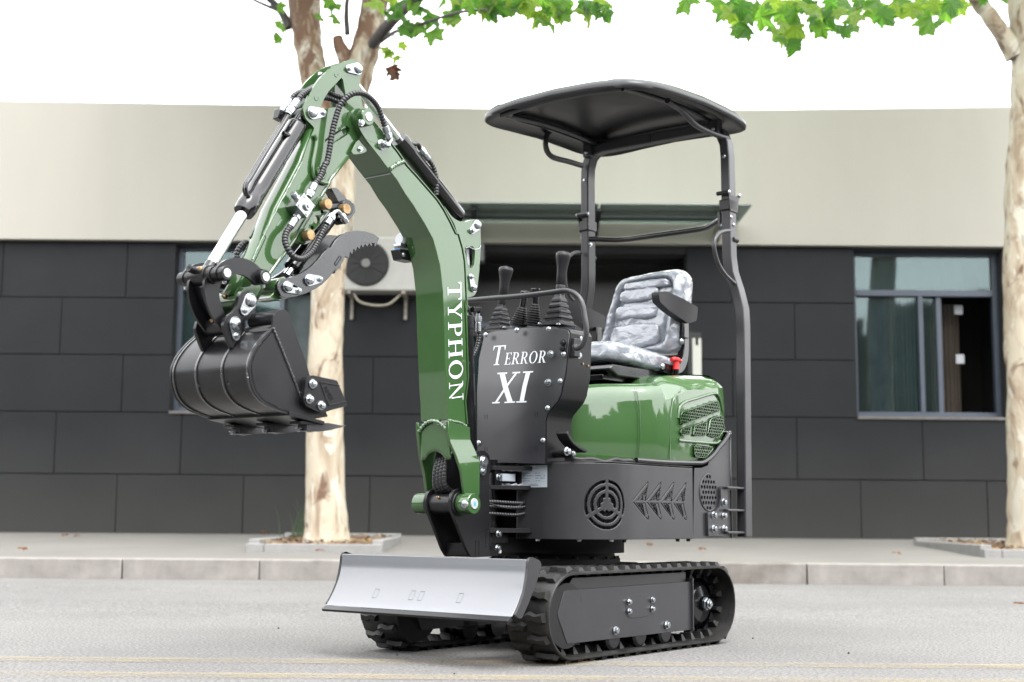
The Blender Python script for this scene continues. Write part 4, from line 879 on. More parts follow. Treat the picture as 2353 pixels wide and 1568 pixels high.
# ---------- hood
def hood():
    hp = [(.12,.0,.90,.985,.05),(.115,.10,.90,.985,.05),(.085,.165,.905,.99,.05),(.03,.205,.915,.995,.05),(-.05,.245,.925,1.005,.05),(-.13,.29,.935,1.01,.05),(-.21,.345,.945,1.015,.055),(-.255,.364,.95,1.02,.06),(-.30,.372,.955,1.035,.07),(-.36,.375,.975,1.052,.075),(-.44,.376,1.0,1.062,.075),
          (-.56,.376,1.012,1.072,.072),(-.70,.374,1.03,1.082,.068),(-.735,.366,1.034,1.084,.066),(-.752,.345,1.036,1.084,.066),(-.76,.30,1.037,1.084,.065),(-.765,.15,1.038,1.084,.06),(-.765,0,1.038,1.084,.06)]
    # offset normals
    rows = []
    P2 = [V((p[0],p[1])) for p in hp]
    def dens(lst, k):
        out = []
        for i in range(len(lst)-1):
            for j in range(k): t = j/k; out.append(tuple(a*(1-t)+b_*t for a, b_ in zip(lst[i], lst[i+1])))
        out.append(lst[-1]); return out
    hp2 = [tuple(v) for v in cr([V((p[0],p[1],p[2])) for p in hp], 4)]; hp3 = [tuple(v) for v in cr([V((p[3],p[4],0)) for p in hp], 4)]
    cen = V((-.38, 0))
    for i in range(len(hp2)):
        x, y, zs_ = hp2[i]; zt, ins, _ = hp3[i]; a = V(hp2[max(i-1,0)][:2]); c = V(hp2[min(i+1,len(hp2)-1)][:2]); t = (c-a).normalized(); n = V((-t.y, t.x)); n = n if n.dot(V((x,y))-cen) < 0 else -n   # inward
        row = []
        sealz = .712
        if x < -.56: sealz = .712+max(0,(-.56-x))*.75
        zlow = min(sealz, .86)
        for q in range(7): zz = zlow+(zs_-zlow)*q/6; bulge = .006*math.sin(math.pi*q/6); row.append((x-n.x*bulge, y-n.y*bulge, zz))
        blk = x < -.27
        K_ = 6
        for q in range(1, K_+1):
            t_ = q/K_
            if blk: # chamfer with rounded ends
                e = .12; u = t_; row.append((x+n.x*ins*u*(1-.06*math.sin(math.pi*u)), y+n.y*ins*u, zs_+(zt-zs_)*(u+.10*math.sin(math.pi*u))))
            else: an = t_*math.pi/2; row.append((x+n.x*ins*(1-math.cos(an)), y+n.y*ins*(1-math.cos(an)), zs_+(zt-zs_)*math.sin(an)))
        e = row[-1]; row.append((e[0]+(cen.x-e[0])*.35, e[1]*.65, e[2]+.004)); row.append((cen.x+(e[0]-cen.x)*.3, e[1]*.3, 1.06 if e[0] < -.3 else 1.03)); row.append((cen.x, 0, 1.055))
        rows.append(row)
    b = MB(); b.grid(rows); m2 = [[(p[0], -p[1], p[2]) for p in r_] for r_ in rows][::-1]; b.grid(m2)
    ho = part('engine_hood', b, M['green'], EX, ang=27)
    # parting line
    for (xx, yy) in ((-.155,.312),(-.163,.317)):
        b = MB(); b.tube([(xx+.004,yy+.004,.715),(xx,yy+.008,.82),(xx+.003,yy+.006,.935),(xx-.002,yy-.012,.99)], .0010, 6); part('parting_bead', b, M['green'], ho)
    # raised rim and shelf above the grilles
    rim = [aY('T2', p, .382) for p in ((510,700),(520,600),(545,540),(620,490),(740,455),(860,415),(960,392),(1000,400),(1030,450),(1050,520),(1068,610))]
    pipe(rim, .006, ho, 'green', 'grille_rim', 8, 5)
    sh = [aY('T2', p, .381) for p in ((510,975),(560,985),(740,1000),(880,1012),(985,1015),(1030,990))]
    pipe(sh, .0075, ho, 'green', 'shelf_rib', 8, 5)
    ln = [aY('T2', p, .377) for p in ((405,1220),(412,900),(415,700),(430,560),(460,450),(530,350),(580,318))]
    pipe(ln, .002, ho, 'green', 'crease_line', 6, 5)
    for poly in ([(555,625),(980,487),(1000,500),(1025,600),(1010,618),(545,788),(530,775),(535,660)],[(545,838),(655,800),(665,812),(655,900),(640,912),(550,908),(532,880)],
                 [(712,795),(850,742),(860,752),(845,920),(825,932),(700,925),(690,905)],[(925,705),(1040,665),(1055,680),(1085,830),(1060,870),(1010,945),(985,950),(885,915),(870,895),(905,730)],
                 [(730,1035),(925,1060),(935,1080),(930,1100),(850,1190),(830,1198),(725,1185),(708,1150),(705,1060)]):
        pg = PY(.386, 'T2', poly)
        b = MB(); b.prism(pg, .3865, .3872); part('grille_backing', b, M['dark'], ho)
        b = MB(); cx_ = [p[0] for p in pg]; cz_ = [p[1] for p in pg]; d_ = .0140; ro_ = d_/math.sqrt(3)*1.0
        def inside(x, z):
            c = False; j = len(pg)-1
            for i in range(len(pg)):
                if (pg[i][1] > z) != (pg[j][1] > z) and x < (pg[j][0]-pg[i][0])*(z-pg[i][1])/(pg[j][1]-pg[i][1])+pg[i][0]: c = not c
                j = i
            return c
        r0 = int((max(cz_)-min(cz_))/(d_*.866))+2
        for i in range(-1, r0):
            for j in range(int((max(cx_)-min(cx_))/d_)+2):
                x = min(cx_)+j*d_+(d_/2 if i % 2 else 0); z = min(cz_)+i*d_*.866
                if not inside(x, z): continue
                o6 = [(x+ro_*math.cos(R(60*k+30)), z+ro_*math.sin(R(60*k+30))) for k in range(6)]; i6 = [(x+ro_*.87*math.cos(R(60*k+30)), z+ro_*.87*math.sin(R(60*k+30))) for k in range(6)]
                b.add([(p[0], .390, p[1]) for p in o6+i6]+[(p[0], .3875, p[1]) for p in i6], [(k, (k+1) % 6, (k+1) % 6+6, k+6) for k in range(6)]+[(k+6, (k+1) % 6+6, (k+1) % 6+12, k+12) for k in range(6)])
        g = part('grille', b, M['green'], ho, fix=False, kind='stuff')
        b = MB(); b.tube([(p[0], .3895, p[1]) for p in pg]+[(pg[0][0], .3895, pg[0][1])], .0016, 6, cap=False); part('grille_edge', b, M['green'], ho)
hood()
# ---------- rear posts, bracket, canopy
def posts():
    for s in (1, -1):
        P = [(-.82,.414*s,.418),(-.83,.414*s,1.30),(-.832,.410*s,1.37),(-.828,.392*s,1.45),(-.818,.370*s,1.53),(-.812,.364*s,1.60),(-.806,.364*s,2.03),(-.804,.360*s,2.09),(-.80,.342*s,2.135),(-.797,.31*s,2.162),(-.795,.26*s,2.17),(-.795,0,2.17)]
        b = MB(); b.tube(P, 0, sq=(.029,.021), up=(1,0,0)); po = part('roll_bar', b, M['plate'], EX, bev=.005, seg=3)
        # folding clamp
        b = MB(); z = 1.85
        b.box((-.843,min(.338*s,.390*s),z-.055),(-.770,max(.338*s,.390*s),z-.008)); part('clamp', b, M['black'], po, bev=.004)
        b = MB(); b.prism([(-.84,z-.06),(-.775,z-.06),(-.765,z+.005),(-.755,z+.028),(-.785,z+.012),(-.82,z+.006),(-.865,z+.028),(-.852,z-.01)], .388*s-.002, .388*s+.002); part('clamp_ear', b, M['black'], po, bev=.003)
        b = MB(); b.cyl((-.764,.335*s,z+.018),(-.764,.392*s,z+.018),.009); part('clamp_pin', b, M['black'], po)
        bolt(po, (-.764,.392*s,z+.018), (0,s,0), 'd', .95); bolt(po, (-.764,.335*s,z+.018), (0,-s,0), 'd', .8); bolt(po, (-.858,.391*s,z+.02), (0,s,0), 'd', .95)
        for (x, zz) in ((-.790,1.765),(-.812,1.735)): bolt(po, (x, .3855*s, zz), (0,s,0), 'd', .85)
        bolt(po, (-.776, .362*s, 2.03), (1,0,0), 'd', .8)
        # grab handle low
        if s > 0: hp = [aY('T1', p, .40) for p in ((2022,315),(1985,318),(1945,335),(1918,375),(1912,430),(1925,500),(1950,570),(1990,630),(2030,670),(2058,695))]
        else: hp = [aY('T1', p, -.375) for p in ((945,475),(905,475),(870,495),(850,530),(835,590),(832,650),(840,720),(860,780),(890,820))]
        pipe(hp, .0088, po, 'plate', 'grab_handle')
        k_ = aY('T1', (2083,382) if s > 0 else (1025,518), .39*s); b = MB(); b.cyl((k_.x+.03,.38*s,k_.z),(k_.x-.01,.38*s,k_.z),.013); part('knob', b, M['plastic'], po, bev=.003)
    # canopy support braces
    for s, pts in ((1, ((1845,440),(1790,425),(1690,385),(1620,345),(1565,290),(1510,235),(1460,205),(1430,180))), (-1, ((830,632),(740,605),(650,582),(610,560),(585,520),(578,455),(595,410),(625,385)))):
        pipe([aY('F', p, .362*s) for p in pts], .0125, EX, 'plate', 'canopy_brace')
    # cross bar
    A_, B_ = V((-.80,-.34,1.545)), V((-.80,.34,1.545))
    C1 = aZ('T1', (1240,385), 1.527); C2 = aZ('T1', (1855,290), 1.527)
    p0 = aX('T1', (1005,375), -.795); p1 = aX('T1', (1955,238), -.795)
    C1 = aX('T1', (1240,383), -.86); C2 = aX('T1', (1850,298), -.86)
    b = MB(); path = [p0, p0*.15+C1*.85, C1*.9+C2*.1, C1*.1+C2*.9, C2*.85+p1*.15, p1]; b.tube(path, .0125, 16); cb = part('cross_bar', b, M['gloss'], EX, ang=50)
    for p, s in ((p0,-1),(p1,1)):
        b = MB(); b.box((p.x-.006,p.y-.006,p.z-.035),(p.x+.012,p.y+.006,p.z+.035)); part('tab', b, M['plate'], cb, bev=.002); bolt(cb, (p.x+.0,p.y+.007,p.z-.025), (0,1,0), 'z', .9)
    # bracket to the counterweight
    out = PY(.408, 'K', [(1660,862),(1672,852),(1745,850),(1795,800),(1808,700),(1806,600),(1812,568),(1955,575),(1950,600),(1885,610),(1880,1120),(1868,1130),(1665,1125)])
    b = MB(); b.prism(rnd(out, .004, 2), .398, .408); br = part('post_bracket', b, M['plate'], EX, bev=.0015)
    for p in ((1722,890),(1838,893),(1722,1042),(1840,1042),(1835,742)): v = aY('K', p, .409); bolt(br, v, (0,1,0), 'k', .92)
    for zz in (.618,.527,.437):
        b = MB(); b.box((-.80,.398,zz-.005),(-.655,.43,zz+.005)); part('gusset', b, M['plate'], br, bev=.003)
posts()
def canopy():
    nx, ny = 26, 30; x0, x1 = -.955, .02; hw = .43; top = []; rows = []
    def H(u, v):   # u along x 0..1 (rear..front), v -1..1
        u = min(1, max(0, u)); x_ = x0+(x1-x0)*u; return 2.214-.135*max(0, x_+.55)**1.6*(.9 if x_ < 0 else 1)-.10*max(0, -.55-x_)**2+.038*max(0,1-v*v)**.9
    def sup(t, n=5.5): c, s = math.cos(t), math.sin(t); return math.copysign(abs(c)**(2/n), c), math.copysign(abs(s)**(2/n), s)
    m = 72; prof = []
    def ring(sc, dz, inset=0):
        out = []
        for k in range(m):
            a, c = sup(2*math.pi*k/m); x = (x0+x1)/2+(x1-x0)/2*sc*a; y = hw*sc*c; u = (x-x0)/(x1-x0); v = max(-1, min(1, y/hw)); out.append((x, y, H(u, v)+dz))
        return out
    R_ = [ring(t, 0) for t in (.001,.2,.4,.6,.75,.87,.94,.975)]+[ring(1.0,-.012), ring(1.004,-.022), ring(1.0,-.034), ring(.99,-.038), ring(.975,-.030), ring(.90,-.020), ring(.84,-.018), ring(.825,-.030), ring(.80,-.030), ring(.785,-.006), ring(.6,-.004), ring(.3,-.004), ring(.001,-.004)]
    b = MB(); b.grid(R_, closed=True); b.v = [(p[0], p[1]+.022, p[2]-.010) for p in b.v]; ca = part('canopy', b, M['canopy'], EX, ang=50)
    # frame rails under it
    for s in (1, -1):
        pipe([(x, .30*s, H((x-x0)/(x1-x0), .30/hw)-.036) for x in (-.80,-.6,-.4,-.2,-.08)], .011, ca, 'plate', 'rail')
        b = MB(); b.box((-.79,.33*s-.02,2.13),(-.745,.33*s+.02,2.19)); part('mounting_tab', b, M['plate'], ca, bev=.003); bolt(ca, (-.743,.33*s,2.15), (1,0,0), 'd', .9)
    b = MB(); pipe([(-.08, y, H(.9, y/hw)-.036) for y in (-.3,-.1,.1,.3)], .011, ca, 'plate', 'rail')
canopy()
# ---------- console
XP = .30
def XO(x, *segs):
    out = []
    for i in range(0, len(segs), 2):
        for p in segs[i+1]: v = aX(segs[i], p, x); out.append((v.y, v.z))
    return out
co = XO(XP, 'S1', [(240,912),(330,880),(450,855),(640,830),(850,812),(1100,800),(1250,798),(1400,805),(1520,825),(1585,850),(1612,905),(1600,1100),(1592,1300),(1580,1568)], 'E', [(660,1030),(640,1075),(600,1125),(568,1165),(556,1215),(555,1495)])
co += [(co[-1][0]-.18, .690), (-.098, .690), (-.105,.75)] 
co += XO(XP, 'E', [(95,900),(92,800)])
co = [co[-1]]+co[:-1] if False else co
b = MB(); b.prism(co, .145, XP, 'x'); con = part('control_console', b, M['black'], EX, bev=.004, ang=30)
cp = [(y*1.0, z) for y, z in co]; cc_ = V((sum(p[0] for p in co)/len(co), sum(p[1] for p in co)/len(co)))
b = MB(); b.prism([(p[0]-(.004 if p[0] > cc_.x else -.004), p[1]-(.004 if p[1] > cc_.y else -.0)) for p in co], XP+.001, XP+.0045, 'x'); pan = part('front_panel', b, M['panelp'] if 'panelp' in M else M['plate'], con, bev=.0012)
for k_, pts in (('S1', ((325,942),(812,868),(1312,852),(1545,1245))),('E',((645,950),(562,1128),(532,1342),(108,1358)))):
    for p in pts: v = aX(k_, p, XP+.005); bolt(con, v, (1,0,0), 'd', .95)
for p in ((1345,1242),): v = aX('S1', p, XP+.005); bolt(con, v, (1,0,0), 'k', .8)
v = aX('E', (567,958), XP+.005); bolt(con, v, (1,0,0), 'k', .8)
for p in ((1545,1065),(1535,1155)): v = aX('S1', p, XP+.005); bolt(con, v, (1,0,0), 'b', .9)
for p in ((1795,998),(1783,1262)): v = aY('S1', p, .306); bolt(con, v, (0,1,0), 'z', 1)
for p in ((1825,1390),(1932,1425)):
    v = aY('S1', p, .306); b = MB(); b.cyl(v, v+V((0,.002,0)), .0045, 12); part('brass_insert', b, M['brass'], con)
b = MB(); v = aY('S1', (1690,1120), .31); b.box((XP-.045, .285, v.z-.04), (XP-.005, .325, v.z+.03)); part('rail_socket', b, M['black'], con, bev=.004)
for p in ((155,1186),(155,1400),(487,1170),(486,1393)):
    v = aX('E', p, XP+.005); b = MB()
    for a, c in ((-.006,-.0052),(.0052,.006)): b.box((XP+.0045,v.y+a,v.z-.009),(XP+.0052,v.y+c,v.z+.009))
    part('bend_mark', b, M['dark'], con)
# guard rail
hr = [aX('S1', p, XP+.012) for p in ((60,400),(500,362),(900,332),(1300,285),(1450,262),(1560,248),(1650,262),(1740,310),(1810,390),(1850,500),(1870,620),(1895,760),(1902,880),(1895,960),(1870,1040),(1830,1110),(1770,1150),(1730,1140),(1715,1100))]
ra = hr
pipe([V((.15,-.20,ra[0].z-.14)), V((.24,-.20,ra[0].z-.03)), V((XP,-.19,ra[0].z+.01))]+ra, .0098, EX, 'plate', 'guard_rail', 16, 6)
# levers
XL = .215
def joystick(base_px, base_k, top_px, top_k, neck, w_, x=XL):
    B_ = aX(base_k, base_px, x); T_ = aX(top_k, top_px, x); b = MB(); zt = neck
    n = 5; h = (zt-B_.z)/n
    def sq(hw_, z, cx, cy): return [(cx+hw_*a, cy+hw_*c, z) for a, c in ((-1,-.86),(-1,.86),(-.86,1),(.86,1),(1,.86),(1,-.86),(.86,-1),(-.86,-1))]
    rows = []
    for i in range(n):
        t = i/n; hw_ = w_*(1-.62*t); cx = x; cy = B_.y+(T_.y-B_.y)*.25*t; z = B_.z+h*i
        rows += [sq(hw_*.9, z, cx, cy), sq(hw_, z+h*.12, cx, cy), sq(hw_*.97, z+h*.5, cx, cy), sq(hw_*.80, z+h*.78, cx, cy)]
    rows += [sq(w_*.33, zt, x, B_.y+(T_.y-B_.y)*.3), sq(w_*.24, zt+.03, x, B_.y+(T_.y-B_.y)*.4)]
    b.grid(rows, closed=True); st = part('joystick', b, M['plastic'], EX, ang=30)
    s0 = V((x, B_.y+(T_.y-B_.y)*.38, zt+.01)); d = T_-s0
    b = MB(); b.lathe(s0, d, [(0,.016),(.06,.0175),(.2,.018),(.215,.0165),(.23,.018),(.45,.0185),(.62,.02),(.8,.026),(.88,.0285),(.94,.027),(.98,.019),(1,.004)], 20); part('grip', b, M['plastic'], st, ang=50)
    b = MB(); b.box((x-w_*1.05, B_.y-w_*1.05, B_.z-.006), (x+w_*1.05, B_.y+w_*1.05, B_.z+.002)); part('base_plate', b, M['black'], st, bev=.002)
joystick((540,850), 'S1', (290,190), 'E', aX('S1',(600,500),XL).z, .039)
joystick((1455,790), 'S1', (668,90), 'E', aX('S1',(1470,350),XL).z, .047)
def small_lever(base, top, nk):
    B_ = aX('S1', base, XL+.01); T_ = aX('S1', top, XL+.01); N0 = aX('S1', nk, XL+.01); b = MB(); d = N0-B_; pr = []
    for i in range(9):
        t = i/9; r_ = .036*(1-.60*t); pr += [(t, r_), (t+.035, r_*1.04), (t+.07, r_*.88), (t+.1, r_*.88)]
    pr.append((1, .012)); b.lathe(B_, d, pr, 20); st = part('lever', b, M['plastic'], EX, ang=40)
    b = MB(); b.lathe(N0, T_-N0, [(0,.013),(.6,.0135),(.78,.017),(.9,.018),(.97,.014),(1,.003)], 16); part('grip', b, M['gloss'], st, ang=50)
small_lever((835,815), (945,252), (905,500)); small_lever((1060,800), (1108,205), (1100,450))
for p in ((615,835),(1175,775),(1465,785)): v = aX('S1', p, XL+.06); bolt(EX, v, (0,0,1), 'z', .7)
# foot pedals and their shaft
b = MB(); v = aY('S2', (1075,300), .30); b.cyl((v.x, .20, v.z), (v.x, .30, v.z), .0145, 20); ps = part('pedal_shaft', b, M['gloss'], EX)
bolt(ps, aY('S2', (1010,278), .315), (0,1,0), 'k', .95); bolt(ps, V((v.x,.301,v.z)), (0,1,0), 's', 1.1)
for yy, dx in ((.30, 0), (.20, -.02)):
    top = PY(yy, 'S2', [(1025,62),(1050,120),(1090,175),(1150,225),(1228,265)]) if yy == .30 else [(p[0]+dx, p[1]+.0) for p in PY(.30, 'S2', [(1025,62),(1050,120),(1090,175),(1150,225),(1228,265)])]
    low = [(p[0]+.006, p[1]-.010) for p in top]; b = MB(); b.prism(top+low[::-1], yy-.05, yy); part('foot_pedal', b, M['plastic'], EX, bev=.003)
# ---------- seat
def pad(cx, cy, cz, sx, sy, sz, n1=.35, n2=.45, seed=0, amp=.006, tilt=0):
    b = MB(); nu, nv = 56, 34; rows = []
    def se(c, e): return math.copysign(abs(c)**e, c)
    for i in range(nv+1):
        ph = -math.pi/2+math.pi*i/nv; row = []
        for j in range(nu):
            th = 2*math.pi*j/nu; x = sx*se(math.cos(ph), n1)*se(math.cos(th), n2); y = sy*se(math.cos(ph), n1)*se(math.sin(th), n2); z = sz*se(math.sin(ph), n1)
            q = V((x, y, z)); nn = q.normalized(); q += nn*amp*(noise.noise(q*14+V((seed,0,0)))+.5*noise.noise(q*34+V((0,seed,0)))+.35*abs(noise.noise(q*60)))
            row.append((cx+q.x*math.cos(tilt)-q.z*math.sin(tilt), cy+q.y, cz+q.x*math.sin(tilt)+q.z*math.cos(tilt)))
        rows.append(row)
    b.grid(rows, closed=True); return b
def seat():
    # backrest shell outline on its face, then thickness backwards; leaning back
    XB = -.61; tl = R(8)
    fo = XO(XB, 'S4', [(60,1180),(75,1060),(115,900),(125,760),(160,600),(195,470),(225,345),(290,265),(350,230),(500,198),(700,160),(900,122),(980,130),(1030,160),(1062,215),(1075,330),(1070,520),(1055,760),(1040,1000),(1015,1120),(960,1215),(850,1230),(300,1215),(95,1215)])
    cy = sum(p[0] for p in fo)/len(fo); cz = sum(p[1] for p in fo)/len(fo); z0 = min(p[1] for p in fo)
    fo = chaikin(fo, 2); rows = []
    def lay(sc, dx, bulge=0): return [(XB+dx-(cz*0+(cz+(p[1]-cz)*sc)-z0)*math.tan(tl)*1.0+0, cy+(p[0]-cy)*sc, cz+(p[1]-cz)*sc) for p in fo]
    L_ = [(.03,.035),(.3,.033),(.5,.030),(.62,.028),(.70,.006),(.74,.012),(.80,.040),(.88,.044),(.95,.028),(.99,.0),(1.0,-.03),(.985,-.07),(.94,-.09),(.6,-.10),(.03,-.10)]
    for sc, dx in L_:
        r_ = []
        for p in lay(sc, dx):
            q = V(p); nz_ = noise.noise(q*11)*.010+noise.noise(q*26)*.006+abs(noise.noise(q*42+V((3,1,2))))*.008; q.x += nz_; q.y += noise.noise(q*17+V((5,5,5)))*.005*(sc > .9); q.z += noise.noise(q*17+V((9,5,5)))*.005*(sc > .9); r_.append(tuple(q))
        rows.append(r_)
    b = MB(); b.grid(rows, closed=True); st = part('seat_backrest', b, M['film'], EX, ang=70, sub=1)
    # quilted rolls on the backrest
    for (a, c, t_, d_) in (((340,330),(900,290),(330,440),0),((330,420),(830,400),(300,590),1),((320,620),(830,590),(260,820),2),((230,880),(830,850),(200,1190),3)):
        pz = aX('S4', a, XB+.0); pc = aX('S4', c, XB); pb = aX('S4', t_, XB); zt_, zb_ = pz.z, pb.z; yl, yr = (pb.y+pz.y)/2, pc.y
        zc_ = (zt_+zb_)/2; b = pad(XB+.018-(zc_-z0)*math.tan(tl), (yl+yr)/2, zc_, .034, abs(yr-yl)/2*.98, abs(zt_-zb_)/2*.97, .5, .4, d_*5.3, .012, tl); part('cushion_roll', b, M['film'], st, ang=80)
    # seat cushion
    cl = aX('S4', (0,1240), -.3)
    b = pad(-.40, .01, 1.135, .235, .205, .048, .45, .35, 3.3, .012, R(4)); cu = part('seat_cushion', b, M['film'], EX, ang=80)
    b = MB(); b.prism([(-.69,1.07),(-.66,1.105),(-.45,1.095),(-.16,1.09),(-.14,1.07),(-.2,1.045),(-.62,1.05)], -.19, .20); part('seat_pan', b, M['gloss'], cu, bev=.006)
    b = MB(); b.box((-.6,-.15,1.03),(-.15,.16,1.052)); part('seat_rail', b, M['gloss'], cu, bev=.003)
    # backrest frame, right down to the red knob
    fr1 = [aY('S4', p, .215) for p in ((1100,790),(1110,1000),(1108,1180),(1090,1300),(1040,1390),(930,1410),(830,1385))]
    b = MB(); b.tube(cr(fr1, 6), 0, sq=(.016,.02), up=(0,1,0)); fm = part('seat_frame', b, M['gloss'], cu, bev=.003)
    for p, k_ in (((1088,1052),'z'),((848,1368),'z')):
        v = aY('S4', p, .232); bo = bolt(fm, v, (0,1,0), 'd', 1.3); bo.material_slots and None
    v = aY('S4', (1016,1300), .245); b = MB(); b.lathe(v+V((0,0,-.035)), (0,0,.045), [(0,.014),(.3,.013),(.7,.013),(.8,.02),(.95,.02),(1,.012)], 18); b.tube([v+V((.035,0,.002)), v+V((.015,0,.008)), v+V((-.015,0,.008)), v+V((-.035,0,.002))], .0085, 10); part('adjuster_knob', b, M['red'], cu, ang=50)
    b = MB(); b.lathe(v+V((0,0,-.055)), (0,0,.02), [(0,.012),(1,.012)], 14); part('knob_stem', b, M['gloss'], cu)
    # armrests
    for y in (.245, -.225):
        if y > 0: top = [aY('S4', p, y) for p in ((760,440),(850,428),(1050,515),(1245,625),(1250,660),(1235,800),(1130,835),(1080,800),(900,680),(770,560))]
        else: top = [aY('S4', p, .245) for p in ((760,440),(850,428),(1050,515),(1245,625),(1250,660),(1235,800),(1130,835),(1080,800),(900,680),(770,560))]
        o2 = rnd([(p.x, p.z) for p in top], .012, 4); b = MB(); b.prism(o2, y-.020, y+.016); part('armrest', b, M['plastic'], EX, bev=.012, seg=5)
        b = MB(); b.box((-.665, y-.035 if y > 0 else y-.004, 1.24), (-.625, y+.004 if y > 0 else y+.035, 1.32)); part('armrest_bracket', b, M['gloss'], EX, bev=.003)
seat()
# ---------- swing bracket at the front
def swing():
    near = PY(.062, 'D', [(452,900),(462,845),(490,810),(530,795),(600,815),(640,700),(660,560),(668,490),(690,460),(725,452),(770,462),(802,500),(812,570),(804,740),(800,1300),(805,1405),(640,1412),(600,1345),(520,1130),(460,985)])
    near = rnd(near, .008, 2)
    for (a, c) in ((.050,.062),(-.062,-.050)):
        b = MB(); b.prism(near, a, c); sb = part('swing_bracket', b, M['black'], EX, bev=.002)
    xs = [p[0] for p in near]
    v0 = aY('D', (640,1412), .062); b = MB(); b.box((v0.x-.03,-.05,v0.z+.004),(v0.x+.005,.05,v0.z+.05)); b.box((v0.x-.17,-.05,v0.z+.0),(v0.x-.03,.05,v0.z+.03)); b.box((v0.x-.13,-.05,v0.z+.03),(v0.x-.115,.05,v0.z+.30)); part('web', b, M['black'], sb, bev=.002)
    for p in ((692,1345),(786,1240)):
        v = aY('D', p, .0625); b = MB()
        for (a, c, d, e) in ((-.013,.013,.03,.0312),(-.013,.013,-.0312,-.03),(-.013,-.012,-.03,.03),(.012,.013,-.03,.03)): b.box((v.x+a*.8,.062,v.z+d),(v.x+c*.8,.0626,v.z+e))
        part('tab_mark', b, M['dark'], sb)
    FP = V((.602,0,.537)); b = MB(); b.cyl(FP+V((0,-.05,0)), FP+V((0,.05,0)), .036, 32); b.cyl(FP+V((0,.062,0)), FP+V((0,.07,0)), .042, 32); b.cyl(FP+V((0,-.062,0)), FP+V((0,-.07,0)), .042, 32); part('pivot_tube', b, M['black'], sb, bev=.0015)
    b = MB(); g = FP+V((.030,-.005,.020)); b.lathe(g, V((.012,0,.004)), [(0,.005),(.5,.005),(.6,.003),(1,.0025)], 8); part('grease_nipple', b, M['brass'], sb)
    # boom-cylinder lower pin
    v = aY('D', (740,555), .063); w_ = aY('D', (735,640), .063)
    b = MB(); b.prism(egg((v.x,v.z), .022, (w_.x,w_.z), .015), .063, .069); kp = part('keeper_plate', b, M['zinc'], sb, bev=.0012)
    b = MB(); b.lathe(v+V((0,.006,0)), (0,.009,0), [(0,.0175),(.6,.0175),(1,.014)], 24); part('pin_head', b, M['zinc'], kp); bolt(kp, w_+V((0,.006,0)), (0,1,0), 'z', .9)
    # hinge between bracket and body
    zz = [(.668,.684),(.640,.650),(.575,.590),(.43,.446),(.395,.408)]
    b = MB(); b.prism(rnd([(.40,-.045),(.40,.045),(.25,.14),(.12,.14),(.12,-.14),(.25,-.14)], .01), .662, .676, 'z'); b.box((.20,-.10,.606),(.385,.05,.662)); b.prism(rnd([(.42,-.05),(.42,.05),(.25,.13),(.12,.13),(.12,-.13),(.25,-.13)], .01), .592, .606, 'z'); hg = part('swing_hinge', b, M['black'], EX, bev=.002)
    b = MB(); b.prism(rnd([(.43,-.05),(.43,.05),(.26,.13),(.12,.13),(.12,-.13),(.26,-.13)], .01), .436, .452, 'z'); b.prism(rnd([(.40,-.04),(.40,.04),(.3,.05),(.3,-.05)], .008), .40, .43, 'z'); part('lower_hinge', b, M['black'], hg, bev=.002)
    b = MB(); b.cyl((.352,0,.395),(.352,0,.70),.028,28); part('hinge_pin', b, M['gloss'], hg)
    for (y_, z_) in ((.055,.664),(.058,.609)):
        P = [V((.385-.19*t, .028+.085*t+.0, z_)) for t in [k/22 for k in range(23)]]; b = MB(); b.tube([p+V((0,0,.002*math.sin(i*1.9))) for i, p in enumerate(P)], .0055, 8, rf=lambda a: .0052+.0016*math.sin(a*420)); part('weld_bead', b, M['wgrey'], hg)
    b = MB(); b.box((.30,.062,.622),(.375,.076,.648)); part('label_plate', b, M['label'], hg); bolt(hg, aY('D', (880,692), .07), (0,1,0), 'k', .8)
    for k, (z_, y_) in enumerate(((.545,.05),(.528,.055),(.502,.05))):
        hose([V((.50,.02,z_)), V((.40,y_,z_+.002)), V((.31,y_+.035,z_-.002)), V((.23,.09,z_+.004*k))], .0075, EX)
    pipe([V((.43,.05,.545)),V((.38,.075,.528)),V((.32,.09,.524)),V((.27,.10,.55))], .002, EX, 'rubber', 'wire')
    for p in ((872,1330),(880,1200)): v = aY('D', p, .07); bolt(EX, v, (0,1,0), 'k', .8)
    b = MB(); v = aY('D', (900,1360), .05); b.box((v.x-.006,.03,v.z-.006),(v.x+.006,.05,v.z+.006)); part('grease_block', b, M['wht'], EX)
M['wgrey'] = mat('bright weld', (.3,.31,.34), .3, coat=.6, bump=.6, bs=240)
swing()
def keeper(k, pin, bo, y, parent, r1=.024, r2=.016, s=1, th=.006):
    r1 *= .8; r2 *= .74; v = aY(k, pin, y); w_ = aY(k, bo, y); b = MB(); b.prism(egg((v.x,v.z), r1, (w_.x,w_.z), r2), y, y+th*s); kp = part('keeper_plate', b, M['zinc'], parent, bev=.0014)
    b = MB(); b.lathe(V((v.x,y+th*s,v.z)), (0,.010*s,0), [(0,r1*.80),(.45,r1*.80),(.75,r1*.72),(1,r1*.45)], 26); part('pin_head', b, M['zinc'], kp, ang=40)
    bolt(kp, V((w_.x, y+th*s, w_.z)), (0,s,0), 'k', .6); return V((v.x,0,v.z)), V((w_.x,0,w_.z))
